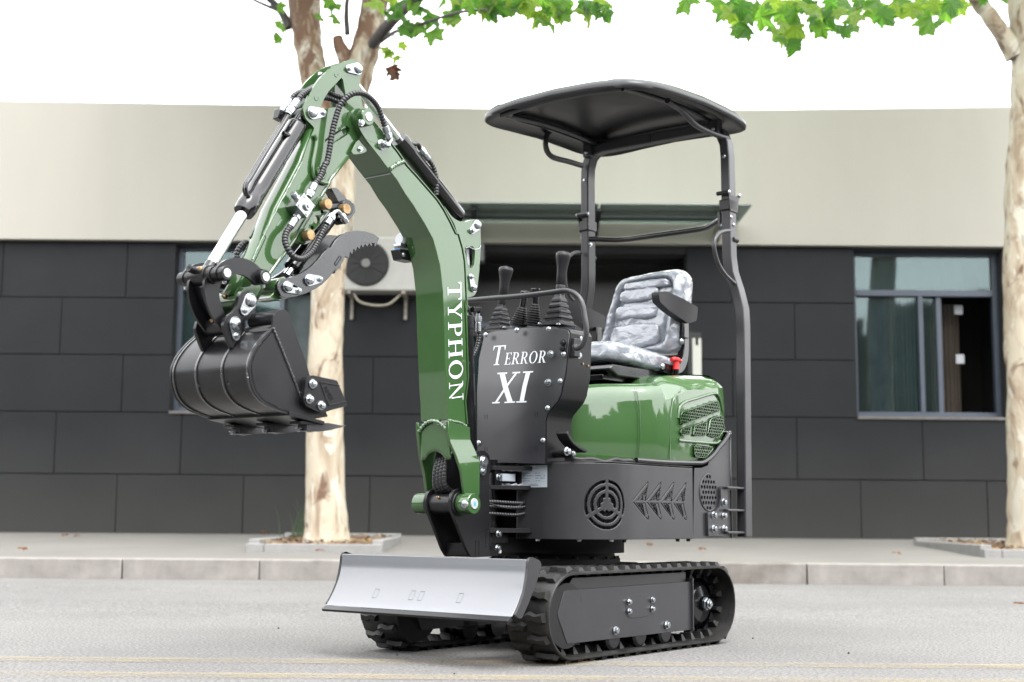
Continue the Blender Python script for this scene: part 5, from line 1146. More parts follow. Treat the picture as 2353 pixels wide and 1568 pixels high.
# ---------- boom
WB = .063
front = PY(WB, 'P1', [(425,20),(470,110),(505,178),(660,375),(745,490),(830,600),(900,690),(1000,860),(1110,1015),(1180,1130),(1240,1225),(1330,1390)], 'S3', [(1300,530),(1345,690),(1385,850),(1402,1000),(1418,1150),(1430,1400)], 'C', [(540,1000),(552,1300),(560,1500)], 'D', [(425,20),(430,180)])
rear = PY(WB, 'P1', [(640,20),(760,170),(900,345),(1020,520),(1130,640),(1270,800),(1400,950),(1480,1070),(1560,1220),(1630,1370)], 'S3', [(1600,480),(1650,650),(1675,800),(1685,950),(1690,1100),(1705,1400)], 'C', [(700,800),(712,1100),(722,1400)], 'D', [(575,20),(592,230)])
bm_out = front+rear[::-1]
b = MB(); b.prism(bm_out, -WB, WB); boom = part('boom', b, M['green'], EX, bev=.0022, ang=24)
# dark recess and rear flange strip
fl1 = [(V(a)+V((-.010,.004))) for a in rear]; fl2 = [(V(a)+V((-.016,.006))) for a in rear]
b = MB(); b.prism([tuple(p) for p in rear]+[tuple(p) for p in fl1[::-1]], -WB+.012, WB-.012); part('rear_web', b, M['green'], boom)
b = MB(); b.prism([tuple(p) for p in fl1]+[tuple(p) for p in fl2[::-1]], -WB+.004, WB-.003); part('rear_flange', b, M['green'], boom, bev=.001)
# cylinder bracket on the boom's back
bk = PY(.045, 'S3', [(1430,120),(1520,250),(1580,300),(1640,326),(1700,325),(1745,305),(1800,290),(1850,312),(1876,370),(1882,620),(1866,880),(1835,1160),(1805,1215),(1740,1240),(1690,1235),(1675,900),(1640,600),(1560,350),(1470,200)])
hole = PY(.045, 'S3', [(1712,620),(1780,620),(1805,650),(1810,700),(1800,840),(1775,888),(1745,885),(1725,840),(1690,680),(1693,640)])
for s in (1, -1):
    y0, y1 = (.034,.045) if s > 0 else (-.045,-.034)
    b = MB(); b.prism(rnd(bk, .01, 3), y0, y1, 'y', [hole[::-1]]); bp_ = part('cylinder_bracket', b, M['green'], boom, bev=.0015)
    if s > 0: T0, _ = keeper('S3', (1828,365), (1762,435), .045, bp_); T1_, _ = keeper('S3', (1780,1120), (1748,990), .045, bp_, .021, .015)
# welds on the boom
def weld(k, pts, y, parent, r=.0045, m='gweld', name='weld_bead'):
    P = cr([aY(k, p, y) for p in pts], 10); b = MB(); b.tube([p+V((rng.uniform(-.001,.001),0,rng.uniform(-.001,.001))) for p in P], r, 7, rf=lambda a: r*(1+.25*math.sin(a*500))); return part(name, b, M[m], parent, ang=60)
weld('P1', [(815,555),(870,515),(930,485),(975,465)], WB+.001, boom, .007)
wl = [aY('D', p, WB) for p in ((428,182),(470,190),(540,205),(595,235))]; weld('D', ((428,182),(470,190),(540,205),(595,235)), WB+.001, boom, .0045)
b = MB(); x_, z_ = (aY('P1', (830,600), WB).x, aY('P1', (830,600), WB).z); b.tube([(x_+.003, -WB+.01, z_-.004),(x_+.003, WB-.002, z_-.004)], .0012, 5); part('weld_line', b, M['wgrey'], boom)
# fork at the tip
FT = V((1.131,0,1.795)); FT = V((*[aY('P2', (1455,1050), .082)[i] for i in (0,)], 0, aY('P2', (1455,1050), .082).z))
tip = rnd(PY(WB, 'P2', [(1300,1180),(1290,1060),(1330,970),(1400,935),(1490,950),(1520,1040),(1530,1090),(1700,1290),(1760,1400),(1640,1500),(1420,1400),(1340,1270)]), .01, 3)
tp1 = PY(WB, 'P1', [(425,20),(505,178),(560,240),(720,130),(640,20)])
for s in (1, -1):
    b = MB(); b.prism(tip, *((.048,.0635) if s > 0 else (-.0635,-.048))); part('fork_plate', b, M['green'], boom, bev=.002)
    b = MB(); b.lathe(FT+V((0,.0635*s,0)), (0,.022*s,0), [(0,.030),(.85,.030),(1,.027)], 32); bs_ = part('boss', b, M['green'], boom, ang=40)
    if s > 0: b = MB(); b.lathe(FT+V((0,.0852,0)), (0,.003,0), [(0,.0165),(1,.015)], 26); part('pin_face', b, M['zinc'], boom)
v = aY('P2', (1350,1140), .075); bolt(boom, v, (0,1,0), 'z', 1)
b = MB(); v2 = aY('P2', (1330,1170), .085); b.cyl(v, v2, .006, 10); part('clamp_screw', b, M['zinc'], boom)
# stop bracket under the tip
for s in (1,-1):
    b = MB(); b.prism(rnd(PY(.05, 'P1', [(395,210),(430,185),(445,215),(520,300),(528,330),(480,358),(370,375),(330,345)]), .006, 2), *((.044,.05) if s > 0 else (-.05,-.044))); part('stop_plate', b, M['green'], boom, bev=.001)
v = aY('P1', (440,305), .051); bolt(boom, v, (0,1,0), 'z', .8)
# foot casting: flared side plates, arched front plate, bosses
FPt = V((.602,0,.537))
fo = PY(.075, 'D', [(432,190),(598,238),(627,248),(632,360),(655,430),(668,480),(685,560),(682,850),(660,875),(600,880),(562,905),(545,830),(520,640),(480,500),(447,380),(432,290)])
def flare(z): return .0635+max(0, min(1, (aY('D',(440,365),.07).z-z)/.07))*.016
for s in (1, -1):
    b = MB(); flat = fo; n = len(flat); tris = tessellate_polygon([[V((p[0],p[1],0)) for p in flat]])
    def pt(p, off): return (p[0], s*(flare(p[1])+off), p[1])
    b.add([pt(p, 0) for p in flat]+[pt(p, .012) for p in flat], [tuple(t) for t in tris]+[tuple(i+n for i in reversed(t)) for t in tris]+[(i, (i+1) % n, (i+1) % n+n, i+n) for i in range(n)])
    fp = part('foot_plate', b, M['green'], boom, bev=.002, ang=14)
    b = MB(); b.lathe(FPt+V((0,.072*s,0)), (0,.058*s,0), [(0,.034),(.05,.036),(.96,.036),(1,.034)], 36); part('boss', b, M['green'], boom, ang=40)
    if s > 0:
        b = MB(); b.lathe(FPt+V((0,.130,0)), (0,.003,0), [(0,.019),(1,.018)], 26); part('pin_face', b, M['label'], boom); bolt(boom, aY('D', (582,935), .118), (.5,.85,0), 'k', .85)
        b = MB(); c_ = FPt+V((0,.1335,0)); b.prism([(c_.x-.004,c_.z+.006),(c_.x+.004,c_.z+.006),(c_.x+.006,c_.z-.006),(c_.x-.005,c_.z-.008)], .1332, .1336); part('paint_mark', b, M['teal'], boom)
# front arched plate
zt_ = aY('D', (430,270), .063); pf = []
fx = lambda z: min(p[0] for p in [(q[0],) for q in fo]) 
up_ = aY('D', (432,275), .063); lo_ = aY('D', (462,535), .072)
rows = []
nY = 15
for j in range(nY):
    y = -.066+.132*j/(nY-1); c = 1-(y/.066)**2; ztop = up_.z+.035*c; zlow = lo_.z+.028*max(0, 1-(y/.045)**2)**.6 if abs(y) < .045 else lo_.z
    row = []
    for i in range(9): t = i/8; z = ztop*(1-t)+zlow*t; xx = up_.x+(lo_.x-up_.x)*((up_.z-z)/(up_.z-lo_.z)) ; row.append((xx+.004, y, z))
    rows.append(row)
b = MB(); b.grid(rows); part('foot_front_plate', b, M['green'], boom, ang=50, solid=.01)
P = [V((rows[j][0][0]+.004, rows[j][0][1], rows[j][0][2])) for j in range(nY)]; b = MB(); b.tube([p+V((0,0,rng.uniform(-.001,.001))) for p in cr(P, 5)], .006, 8, rf=lambda a: .006*(1+.3*math.sin(a*430))); part('weld_bead', b, M['gweld'], boom)
for k, yy in enumerate((-.03,-.012,.006,.024)):
    hose([V((.60-.01*k,yy,.52+.05)), V((.625,yy*.9-.004,.60)), V((.630,yy*.8+.002,.67)), V((.60,yy*.7,.75)), V((.56,yy*.5,.80))], .0095, EX, pitch=.0125, amp=.14)
# work light on the far side
v = aY('S3', (960,640), -.075)
b = MB(); b.prism(rnd([(v.x-.045,v.z-.045),(v.x+.02,v.z-.045),(v.x+.035,v.z-.01),(v.x-.045,v.z-.005)], .005), -.11, -.065); wlt = part('lamp_bracket', b, M['black'], boom, bev=.001); bolt(wlt, aY('S3', (950,722), -.064), (0,1,0), 'd', .9)
b = MB(); b.lathe(V((v.x-.035,-.085,v.z+.03)), (.055,0,0), [(0,.012),(.5,.02),(.9,.022),(1,.018)], 20); part('work_lamp', b, M['white'], boom, ang=50)
b = MB(); b.prism(rnd([(v.x-.04,v.z+.0),(v.x+.03,v.z+.0),(v.x+.03,v.z+.012),(v.x-.04,v.z+.012)], .003), -.10, -.066); part('lamp_clamp', b, M['zinc'], boom, bev=.001)
wt = [aY('S3', p, .047) for p in ((1700,640),(1740,628),(1770,645),(1810,658),(1860,648),(1880,612))]; pipe(wt, .0013, boom, 'wht', 'cable_tie')
# paper slip seen through the bracket slot
b = MB(); b.prism(PY(.02, 'S3', [(1700,640),(1735,650),(1750,885),(1722,830)]), .018, .02); part('paper_tag', b, M['white'], boom)
# ---------- boom lift cylinder (behind the boom, black)
LP = V((.496,0,.684)); v = aY('D', (740,555), .062); LP = V((v.x,0,v.z)); UP = T1_
d = (UP-LP).normalized()
b = MB(); b.cyl(LP+d*.02, LP+d*.50, .031, 28); lc = part('lift_cylinder', b, M['gloss'], EX)
b = MB(); b.cyl(LP+d*.48, LP+d*.53, .034, 28); part('gland', b, M['gloss'], lc, bev=.002); b = MB(); b.cyl(LP+d*.52, UP, .017, 24); part('rod', b, M['chrome'], lc)
v = aY('C', (815,860), .02); b = MB(); b.tube([v+V((.04,-.0,-.005)), v+V((.0,0,0)), v+V((-.002,0,-.03))], 0, sq=(.010,.010)); part('elbow', b, M['gloss'], lc, bev=.002)
v0 = aY('C', (812,895), .02); v1 = aY('C', (812,1035), .02); fitting(v1, v0, lc, .011)
hose([aY('C', p, .02) for p in ((814,1030),(818,1080),(800,1160),(770,1220),(735,1275),(715,1300))], .0088, EX)
# ---------- arm cylinder on top of the boom
AT = aY('P2', (1275,300), .05); AT = V((AT.x,0,AT.z)); BB = T0; d = (AT-BB).normalized(); Lc = (AT-BB).length
e1 = aY('P1', (950,130), 0.0); lb = (V((e1.x,0,e1.z))-BB).dot(d)
b = MB(); b.lathe(BB+d*.04, d*(lb-.07), [(0,.012),(.03,.024),(.06,.0285),(1,.0285)], 32); ac_ = part('arm_cylinder', b, M['gloss'], EX, ang=40)
b = MB(); b.lathe(BB+d*(lb-.07), d*.07, [(0,.0285),(.05,.032),(.85,.032),(1,.030)], 32); part('gland', b, M['gloss'], ac_, ang=40)
b = MB(); b.cyl(BB+d*(lb-.01), AT-d*.02, .0145, 24); part('rod', b, M['chrome'], ac_)
b = MB(); b.cyl(BB+V((0,-.03,0)), BB+V((0,.03,0)), .022, 24); b.cyl(AT+V((0,-.024,0)), AT+V((0,.024,0)), .026, 24); part('rod_eye', b, M['gloss'], ac_)
P = [aY('P1', p, .02) for p in ((1075,275),(1060,235),(1120,245),(1160,240),(1195,300))]; pipe(P, .008, ac_, 'gloss', 'port_elbow'); fitting(aY('P1', (1300,430), .02), aY('P1', (1195,290), .02), ac_, .0115)
hose([aY('P1', p, .02) for p in ((1300,440),(1345,500),(1380,590),(1400,700),(1400,800),(1400,880))], .009, EX)
pipe([aY('P1', p, .012) for p in ((1215,380),(1200,410),(1250,470),(1310,560),(1340,680),(1360,800))], .0045, ac_, 'gloss', 'steel_pipe')
# ---------- arm
YA = .036
tri = PY(YA, 'P2', [(1042,437),(1066,465),(1090,600),(1115,740),(1138,870),(1125,885),(900,905),(760,930),(715,918),(722,880),(780,750),(850,640),(940,545)])
slot = PY(YA, 'P2', [(775,1470),(785,1410),(830,1370),(1065,1215),(1120,1192),(1165,1220),(1175,1280),(1155,1320),(920,1470),(850,1510),(800,1510)])
arm_out = PY(YA, 'P2', [(440,940),(455,880),(480,820),(560,660),(620,560),(700,450),(780,370),(860,300),(940,245),(1020,210),(1180,150),(1245,148),(1310,190),(1352,255),(1368,340),(1330,490),(1330,620),(1355,780),(1385,940),(1420,1100),(1440,1250)], 'P1', [(395,210),(340,300),(285,412),(230,500),(180,575),(146,585),(60,700),(10,790)],
    'P3', [(1180,130),(1100,290),(1085,330),(1050,360),(900,620),(640,1060),(560,1170),(410,1400),(270,1560)], 'P4', [(1140,870),(1060,900),(960,860),(868,800),(900,720),(1110,350),(1275,0)], 'P3', [(200,1000),(380,640),(560,310),(720,0)], 'P2', [(540,1400),(610,1260),(612,1215),(560,1160),(480,1080)])
for s in (1, -1):
    b = MB(); b.prism(rnd(arm_out, .006, 2), *((YA-.009,YA) if s > 0 else (-YA,-YA+.009)), 'y', [tri[::-1], slot[::-1]] if s > 0 else [tri[::-1]])
    p_ = part('arm_plate', b, M['green'], EX, bev=.0012, ang=24)
    if s > 0: arm = p_
b = MB(); b.prism([(x, z) for x, z in PY(YA, 'P2', [(760,1480),(1180,1190),(1190,1330),(800,1530)])], YA-.020, YA-.012); part('slot_lining', b, M['green'], arm)
# rounded front tube between the plates
fe = [aY(k_, p, YA) for k_, p in (('P2',(600,1240)),('P3',(720,0)),('P3',(560,310)),('P3',(380,640)),('P3',(200,1000)),('P4',(1275,0)),('P4',(1110,350)),('P4',(870,795)))]
fe = [fe[0], fe[1], fe[3], fe[5], fe[6], fe[7]]
fe.sort(key=lambda p: -p.z)
rows = []
for p in fe:
    row = []
    for j in range(11): y = -YA+.002+(2*YA-.004)*j/10; row.append((p.x+.012*(1-(y/YA)**2)**.5 if abs(y) < YA else p.x, y, p.z))
    rows.append(row)
b = MB(); b.grid(rows); part('arm_front', b, M['green'], arm, ang=60, solid=.006)
re_ = [aY(k_, p, YA) for k_, p in (('P1',(290,405)),('P1',(60,700)),('P3',(1090,320)),('P3',(640,1060)),('P3',(270,1560)),('P4',(1140,865)))]
b = MB(); b.grid([[(p.x+.004, y, p.z+.003) for y in (-YA-.006, YA+.006)] for p in re_]); part('arm_back', b, M['green'], arm, ang=60, solid=.007)
weld('P3', ((1090,330),(900,620),(640,1060),(410,1400)), YA+.001, arm, .0032)
weld('P3', ((725,0),(560,310),(380,640),(130,1150),(40,1360)), YA+.001, arm, .0028)
# guide rod
pipe([aY(k_, p, YA+.007) for k_, p in (('A',(1190,668)),('A',(1208,710)),('A',(1195,800)),('A',(1180,880)),('A',(1178,960)),('A',(1200,1015)),('A',(1260,1042)),('A',(1292,1045)))], .007, arm, 'green', 'guide_rod')
# pivot bosses of the arm and pins
for s in (1, -1):
    b = MB(); b.lathe(FT+V((0,YA*s,0)), (0,.011*s,0), [(0,.036),(1,.034)], 32); part('boss', b, M['green'], arm, ang=40)
keeper('P2', (1285,300), (1140,300), YA, arm, .0255, .017); kk, _ = keeper('P2', (572,990), (735,990), YA, arm, .026, .019)
CT = kk
for (p, r_) in (((960,390),.008),((650,757),.009)):
    v = aY('P2', p, YA+.0006); b = MB(); b.tube([(v.x+r_*math.cos(R(a)), YA+.0006, v.z+r_*math.sin(R(a))) for a in range(150,400,20)], .0008, 5); part('stamp_mark', b, M['green'], arm)
bolt(arm, aY('P2', (715,400), -.0), (0,1,0), 'z', 1)
# circular cable clip
v = aY('P3', (990,150), YA+.004); b = MB(); b.tube([(v.x+.018*math.cos(R(a)), YA+.004, v.z+.018*math.sin(R(a))) for a in range(0,361,20)], .004, 8); part('cable_clip', b, M['green'], arm)
# lower boss of the arm
BP = aY('P4', (1045,885), .062); BP = V((BP.x,0,BP.z)); b = MB(); b.cyl(BP+V((0,-.052,0)), BP+V((0,.052,0)), .036, 32); part('lower_boss', b, M['green'], arm, bev=.002)
b = MB(); g = BP+V((.034,-.01,.012)); b.lathe(g, V((.014,0,.004)), [(0,.006),(.5,.006),(.6,.0035),(1,.003)], 8); part('grease_nipple', b, M['brass'], arm)
# ---------- bucket cylinder on the front of the arm
LPn = aY('P4', (690,500), .09); LPn = V((LPn.x,0,LPn.z)); d = (LPn-CT).normalized(); Lt = (LPn-CT).length
e0 = aY('A', (1060,560), 0); e2 = aY('A', (648,1290), 0); l0 = (e0-CT).dot(d); l2 = (e2-CT).dot(d)
l0 = max(.03, l0)
b = MB(); b.lathe(CT+d*l0, d*(l2-l0), [(0,.020),(.02,.029),(.05,.032),(.72,.032),(.725,.0325),(.84,.0325),(.845,.034),(.96,.034),(1,.031)], 36); bc = part('bucket_cylinder', b, M['gloss'], EX, ang=40)
b = MB(); b.cyl(CT, CT+d*(l0+.01), .022, 24); b.cyl(CT+V((0,-.026,0)), CT+V((0,.026,0)), .026, 24); part('base_eye', b, M['gloss'], bc)
b = MB(); b.cyl(CT+d*(l2-.01), LPn-d*.045, .0175, 28); part('rod', b, M['chrome'], bc); b = MB(); b.cyl(LPn-d*.05, LPn-d*.02, .019, 24); part('rod_neck', b, M['gloss'], bc)
for k_, (dx, yy) in enumerate(((0, .022), (14, .008))):
    pipe([aY('A', (p[0]-dx, p[1]), yy) for p in ((985,515),(960,560),(800,820),(700,990),(662,1050),(655,1100),(668,1140),(680,1150))], .0062, bc, 'gloss', 'steel_pipe')
b = MB(); v = aY('A', (945,655), .02); b.cyl(v, v+V((-.035,0,-.004)), .008, 12); part('pipe_clip', b, M['gloss'], bc)
fitting(aY('A', (1060,395), .03), aY('A', (985,505), .02), bc, .0125); fitting(aY('A', (1000,395), -.01), aY('A', (930,505), -.01), bc, .0125)
b = MB(); v = aY('A', (918,525), -.01); b.tube([v+V((.0,0,.02)), v+V((.006,0,-.012))], 0, sq=(.013,.013)); part('elbow', b, M['gloss'], bc, bev=.002)
hose([aY('A', p, y) for p, y in (((1060,400),.03),((1085,360),.03),((1120,330),.028),((1160,305),.02),((1200,290),.0),((1280,320),-.012),((1350,360),-.012),((1420,385),0))], .0092, EX)
hose([aY('A', p, y) for p, y in (((1005,395),-.01),((1035,355),-.01),((1080,330),-.012),((1130,330),-.014),((1220,370),-.01),((1300,380),-.012),((1380,410),0),((1440,440),0))], .0092, EX)
# stencilled number on the cylinder
def txt(s, P0, U, Vv, m_, parent, th=.0004, name='lettering', shear=0):
    cv = bpy.data.curves.new('t', 'FONT'); cv.body = s; cv.size = 1; cv.resolution_u = 3; ob = bpy.data.objects.new('t', cv); me = bpy.data.meshes.new_from_object(ob); bpy.data.objects.remove(ob)
    mx = max(v.co.x for v in me.vertices); my = max(v.co.y for v in me.vertices)
    for v in me.vertices: v.co = P0+U*(v.co.x/mx)+Vv*(v.co.y/my)
    me.materials.clear(); me.materials.append(M[m_]); return link(name, me, parent)
sx = CT+d*(l0+(l2-l0)*.22); sv = V((d.z,0,-d.x)); sv = sv if sv.x < 0 else -sv
nrm = (sv*.55+V((0,.84,0))).normalized(); up = d.cross(nrm)
txt('SW20-060-470-28680T-AC', sx+nrm*.0326+d*.16, -d*.16, up*.010 if (-d).cross(up).dot(nrm) > 0 else -up*.010, 'wgrey', bc)
# ---------- valve block and hoses on the arm
def valve():
    c = [aY('P3', p, .085) for p in ((758,430),(908,600),(795,775),(645,598))]; b = MB(); b.prism([(p.x,p.z) for p in c], .037, .085); vb_ = part('valve_block', b, M['alu'], EX, bev=.0015)
    for p in ((768,478),(873,600),(795,720),(690,595)): v = aY('P3', p, .0855); b = MB(); b.lathe(v, (0,.002,0), [(0,.0052),(1,.0052)], 14); b.lathe(v+V((0,.002,0)), (0,.0008,0), [(0,.0025),(1,.0025)], 8); part('cap_screw', b, M['zinc'], vb_)
    v = aY('P3', (795,610), .0855); b = MB(); b.lathe(v, (0,.012,0), [(0,.015),(.7,.014),(.7,.007),(1,.007)], 20); part('port', b, M['zinc'], vb_)
    fitting(aY('P3', (905,300), .065), aY('P3', (815,480), .062), vb_, .012)
    fitting(aY('P3', (560,900), .062), aY('P3', (690,700), .062), vb_, .012)
    fitting(aY('P3', (595,430), .06), aY('P3', (670,520), .06), vb_, .011)
valve()
hose([aY(k_, p, y) for k_, p, y in (('P3',(905,300),.065),('P3',(960,230),.064),('P3',(1000,150),.062),('P3',(1050,20),.06),('A',(1290,880),.058),('A',(1310,780),.058),('A',(1330,650),.06),('A',(1360,530),.064),('A',(1395,430),.07),('A',(1450,370),.08),('A',(1510,340),.09),('A',(1580,345),.095),('A',(1640,385),.095),('A',(1690,450),.09),('A',(1720,530),.085),('A',(1742,600),.08))], .0098, EX, pitch=.0105)
fitting(aY('A', (1745,600), .08), aY('A', (1778,690), .08), EX, .012, 'fitting')
pipe([aY('P1', p, .08) for p in ((800,120),(818,150),(828,185),(815,215),(780,240),(730,245))], .007, EX, 'zinc', 'elbow_pipe')
b = MB(); v = aY('P1', (700,250), WB); b.lathe(V((v.x,WB,v.z)), (0,.02,0), [(0,.018),(.3,.018),(.3,.011),(1,.011)], 20); part('union', b, M['zinc'], boom, bev=.001)
b = MB(); v = aY('P1', (745,245), .08); b.lathe(v, aY('P1', (800,250), .08)-v, [(0,.011),(1,.011)], 6); part('nut', b, M['zinc'], boom, bev=.001)
hose([aY('P3', p, y) for p, y in (((560,905),.062),((515,960),.064),((490,1040),.068),((490,1110),.072),((520,1190),.08),((560,1260),.085),((620,1320),.088),((700,1345),.088),((780,1320),.086),((850,1260),.084),((900,1190),.082),((950,1100),.08),((1000,990),.078),((1060,880),.075))], .0102, EX, pitch=.0105)
fitting(aY('P3', (1065,870), .075), aY('P3', (1150,735), .07), EX, .012)
pipe([aY('P3', p, .07) for p in ((1150,740),(1175,700),(1215,680),(1250,700),(1275,740),(1300,790))], .007, EX, 'zinc', 'elbow_pipe')
fitting(aY('P3', (1345,840), .07), aY('P3', (1270,720), .07), EX, .011)
hose([aY('P4', p, -.05) for p in ((1000,60),(930,110),(880,180),(860,260),(865,330))], .0095, EX)
# ---------- thumb and its bracket
b = MB(); b.prism(rnd(PY(.045, 'P3', [(960,480),(1020,455),(1090,500),(1140,590),(1140,650),(1105,690),(1010,750),(985,800),(990,860),(900,960),(895,1040),(860,1110),(770,1150),(640,1080),(700,930),(880,640)]), .008, 3), .030, .042, 'y', [circ(*[(aY('P3',(940,795),.045).x),(aY('P3',(940,795),.045).z)][:2], .0135, 18)[::-1]])
tb = part('thumb_bracket', b, M['green'], EX, bev=.0015)
b = MB(); b.prism(rnd(PY(.045, 'P3', [(960,480),(1020,455),(1090,500),(1140,590),(1140,650),(1105,690),(1010,750),(985,800),(990,860),(900,960),(895,1040),(860,1110),(770,1150),(640,1080),(700,930),(880,640)]), .008, 3), -.042, -.030); part('bracket_plate', b, M['green'], tb, bev=.0015)
for p, y0, y1, r_ in (((1030,570),.042,.06,.0195),((790,1000),.042,.06,.0195)):
    v = aY('P3', p, .05); b = MB(); b.cyl((v.x,-.03,v.z),(v.x,y1,v.z),r_,26); part('boss', b, M['green'], tb, bev=.0015)
for p in ((1092,577),(850,1010),(1352,647)):
    v = aY('P3', p, .075); b = MB(); b.lathe(V((v.x,.052,v.z)), (0,.024,0), [(0,.0172),(.9,.0172),(1,.016)], 28); part('brass_pin', b, M['brass'], tb, ang=40)
for p in ((1005,688),(868,907)): v = aY('P3', p, .0425); b = MB(); b.cyl(v, v+V((0,.0006,0)), .006, 14); part('hole', b, M['dark'], tb)
TCt = aY('P3', (1300,640), .03); TCt = V((TCt.x,0,TCt.z)); TCb = aY('B', (925,345), .04); TCb = V((TCb.x,0,TCb.z)); d = (TCb-TCt).normalized(); Lq = (TCb-TCt).length
b = MB(); b.lathe(TCt+d*.03, d*(Lq*.80), [(0,.018),(.03,.024),(.9,.024),(.91,.027),(1,.027)], 28); tc_ = part('thumb_cylinder', b, M['gloss'], EX, ang=40)
b = MB(); b.cyl(TCt+V((0,-.04,0)), TCt+V((0,.052,0)), .026, 26); part('eye', b, M['gloss'], tc_, bev=.002)
b = MB(); b.cyl(TCt+d*(Lq*.8), TCb, .013, 20); part('rod', b, M['chrome'], tc_)
b = MB(); b.prism(rnd(PY(.0, 'P3', [(1060,375),(1100,362),(1150,380),(1280,535),(1390,600),(1400,700),(1330,800),(1250,880),(1180,820),(1200,640),(1120,480)]), .008, 3), -.012, .024); part('cylinder_lug', b, M['cast'], tc_, bev=.002)
th = PY(.07, 'P6', [(862,430),(862,395),(880,362),(930,345),(1000,325),(1060,300),(1100,275),(1150,240),(1200,190),(1240,135),(1290,85)], 'S3', [(75,640),(130,550),(200,480),(290,440),(400,428),(500,440),(600,475),(662,520),(632,590),(612,632),(588,588),(565,625),(540,588),(515,630),(490,595),(465,642),(442,605),(420,660),(398,628),(375,684),(352,652),(335,720),(308,690),(298,760),(250,745),(225,800),(180,880),(120,950)], 'P6', [(1345,270),(1300,330),(1240,390),(1180,430),(1100,470),(1000,500),(930,510),(890,490)])
for s in (1, -1):
    b = MB(); b.prism(th, *((.055,.068) if s > 0 else (-.068,-.055))); tm = part('thumb', b, M['cast'], EX, bev=.0012, ang=24)
    if s > 0: thumb = tm
for (pn, bo_) in (((935,415),(1022,448)),((1115,358),(1200,352))): keeper('P6', pn, bo_, .068, thumb, .0235, .015)
v = aY('P6', (930,415), .07); w_ = aY('P6', (1110,358), .07)
b = MB(); b.cyl((v.x,-.055,v.z),(v.x,.055,v.z),.030,28); part('pivot_tube', b, M['green'], thumb, bev=.002)
b = MB(); b.cyl((w_.x,-.055,w_.z),(w_.x,.055,w_.z),.022,24); part('cross_tube', b, M['cast'], thumb)
b = MB(); b.prism(PY(.0, 'P3', [(1200,1420),(1330,1240),(1345,1260),(1215,1440)]), .0681, .0684); b2 = [aY('P3', p, .069) for p in ((1180,1415),(1250,1305),(1275,1330),(1200,1440),(1180,1415))]; b = MB(); b.tube(b2, .0016, 6, cap=False); part('slot_mark', b, M['gloss'], thumb)
b = MB(); b.box((v.x-.02,-.05,v.z-.004),(v.x+.12,.05,v.z+.004)) if False else b.prism(PY(.0, 'P6', [(700,520),(760,455),(880,350),(900,440),(880,520),(800,540)]), -.03, .046); part('thumb_mount', b, M['green'], arm, bev=.002)
# ---------- linkage
cres = PY(.04, 'P4', [(500,520),(440,545),(412,600),(408,720),(425,840),(455,950),(500,1060),(560,1165),(630,1260),(640,1285),(700,1292),(740,1240),(735,1170),(705,1080),(655,970),(622,840),(616,740),(640,650),(640,560)])
for s in (1, -1):
    b = MB(); b.prism(rnd(cres, .008, 3), *((.031,.040) if s > 0 else (-.040,-.031))); q = part('bucket_link', b, M['black'], EX, bev=.0012, ang=24)
    if s > 0: lk = q
B2 = aY('P4', (835,1215), .068); B2 = V((B2.x,0,B2.z))
b = MB(); b.cyl(LPn+V((0,-.05,0)), LPn+V((0,.05,0)), .026, 28); b.cyl(LPn+V((0,-.028,0)), LPn+V((0,.028,0)), .031, 28); part('upper_tube', b, M['black'], lk, bev=.002)
b = MB(); b.cyl(B2+V((0,-.048,0)), B2+V((0,.048,0)), .028, 28); part('lower_tube', b, M['black'], lk, bev=.002)
b = MB(); a1 = (LPn+V((.012,0,-.03))); mid = V(((LPn.x+B2.x)/2+.03, 0, (LPn.z+B2.z)/2)); b.grid([[(p.x, y, p.z) for y in (-.031,.031)] for p in cr([a1, mid, B2+V((.02,0,.02))], 6)]); part('web', b, M['black'], lk, solid=.006, ang=60)
for (dx, y_, dz) in ((.028,-.03,.014),(.028,.02,.014)): b = MB(); b.lathe(LPn+V((dx,y_,dz)), V((.010,0,.006)), [(0,.006),(.5,.006),(.6,.0035),(1,.003)], 8); part('grease_nipple', b, M['brass'], lk)
b = MB(); g = LPn+V((.026,-.008,.012)); b.lathe(g, V((.026,0,.006)), [(0,.011),(1,.011)], 20); b.lathe(g+V((.026,0,.006)), V((.001,0,0)), [(0,.006),(1,.006)], 14); part('port', b, M['plastic'], lk)
for g, y_ in ((B2+V((.026,0,.012)), .0),(B2+V((.028,0,-.002)),.03)): b = MB(); b.lathe(g+V((0,y_,0)), V((.010,0,.003)), [(0,.006),(.5,.006),(.6,.0035),(1,.003)], 8); part('grease_nipple', b, M['brass'], lk)
arch = PY(.078, 'P4', [(560,460),(600,395),(650,345),(720,308),(800,286),(880,282),(960,290),(1040,318),(1110,360),(1170,415),(1240,480),(1300,540),(1290,610),(1230,640),(1150,640),(1110,660),(1060,600),(1010,560),(950,528),(890,514),(830,518),(770,545),(740,580),(660,600),(590,580),(555,520)])
R2 = aY('P4', (1262,552), .10)
for s in (1, -1):
    b = MB(); b.prism(rnd(arch, .006, 2), *((.070,.079) if s > 0 else (-.079,-.070))); al = part('guide_link', b, M['black'], EX, bev=.0012, ang=24)
    for c_ in (LPn, V((R2.x,0,R2.z))):
        b = MB(); b.lathe(c_+V((0,.052*s,0)), (0,.050*s,0), [(0,.0215),(.97,.0215),(1,.020)], 30); part('boss', b, M['black'], al, ang=40)
        b = MB(); b.lathe(c_+V((0,.102*s,0)), (0,.002*s,0), [(0,.0135),(1,.013)], 22); part('pin_face', b, M['steelface'], al)
        bolt(al, c_+V((-.004,.085*s,-.024)), (0,0,-1), 's', .9)
        b = MB(); b.box((c_.x-.006,.088*s-.004,c_.z+.019),(c_.x+.006,.088*s+.004,c_.z+.024)); part('key', b, M['black'], al)
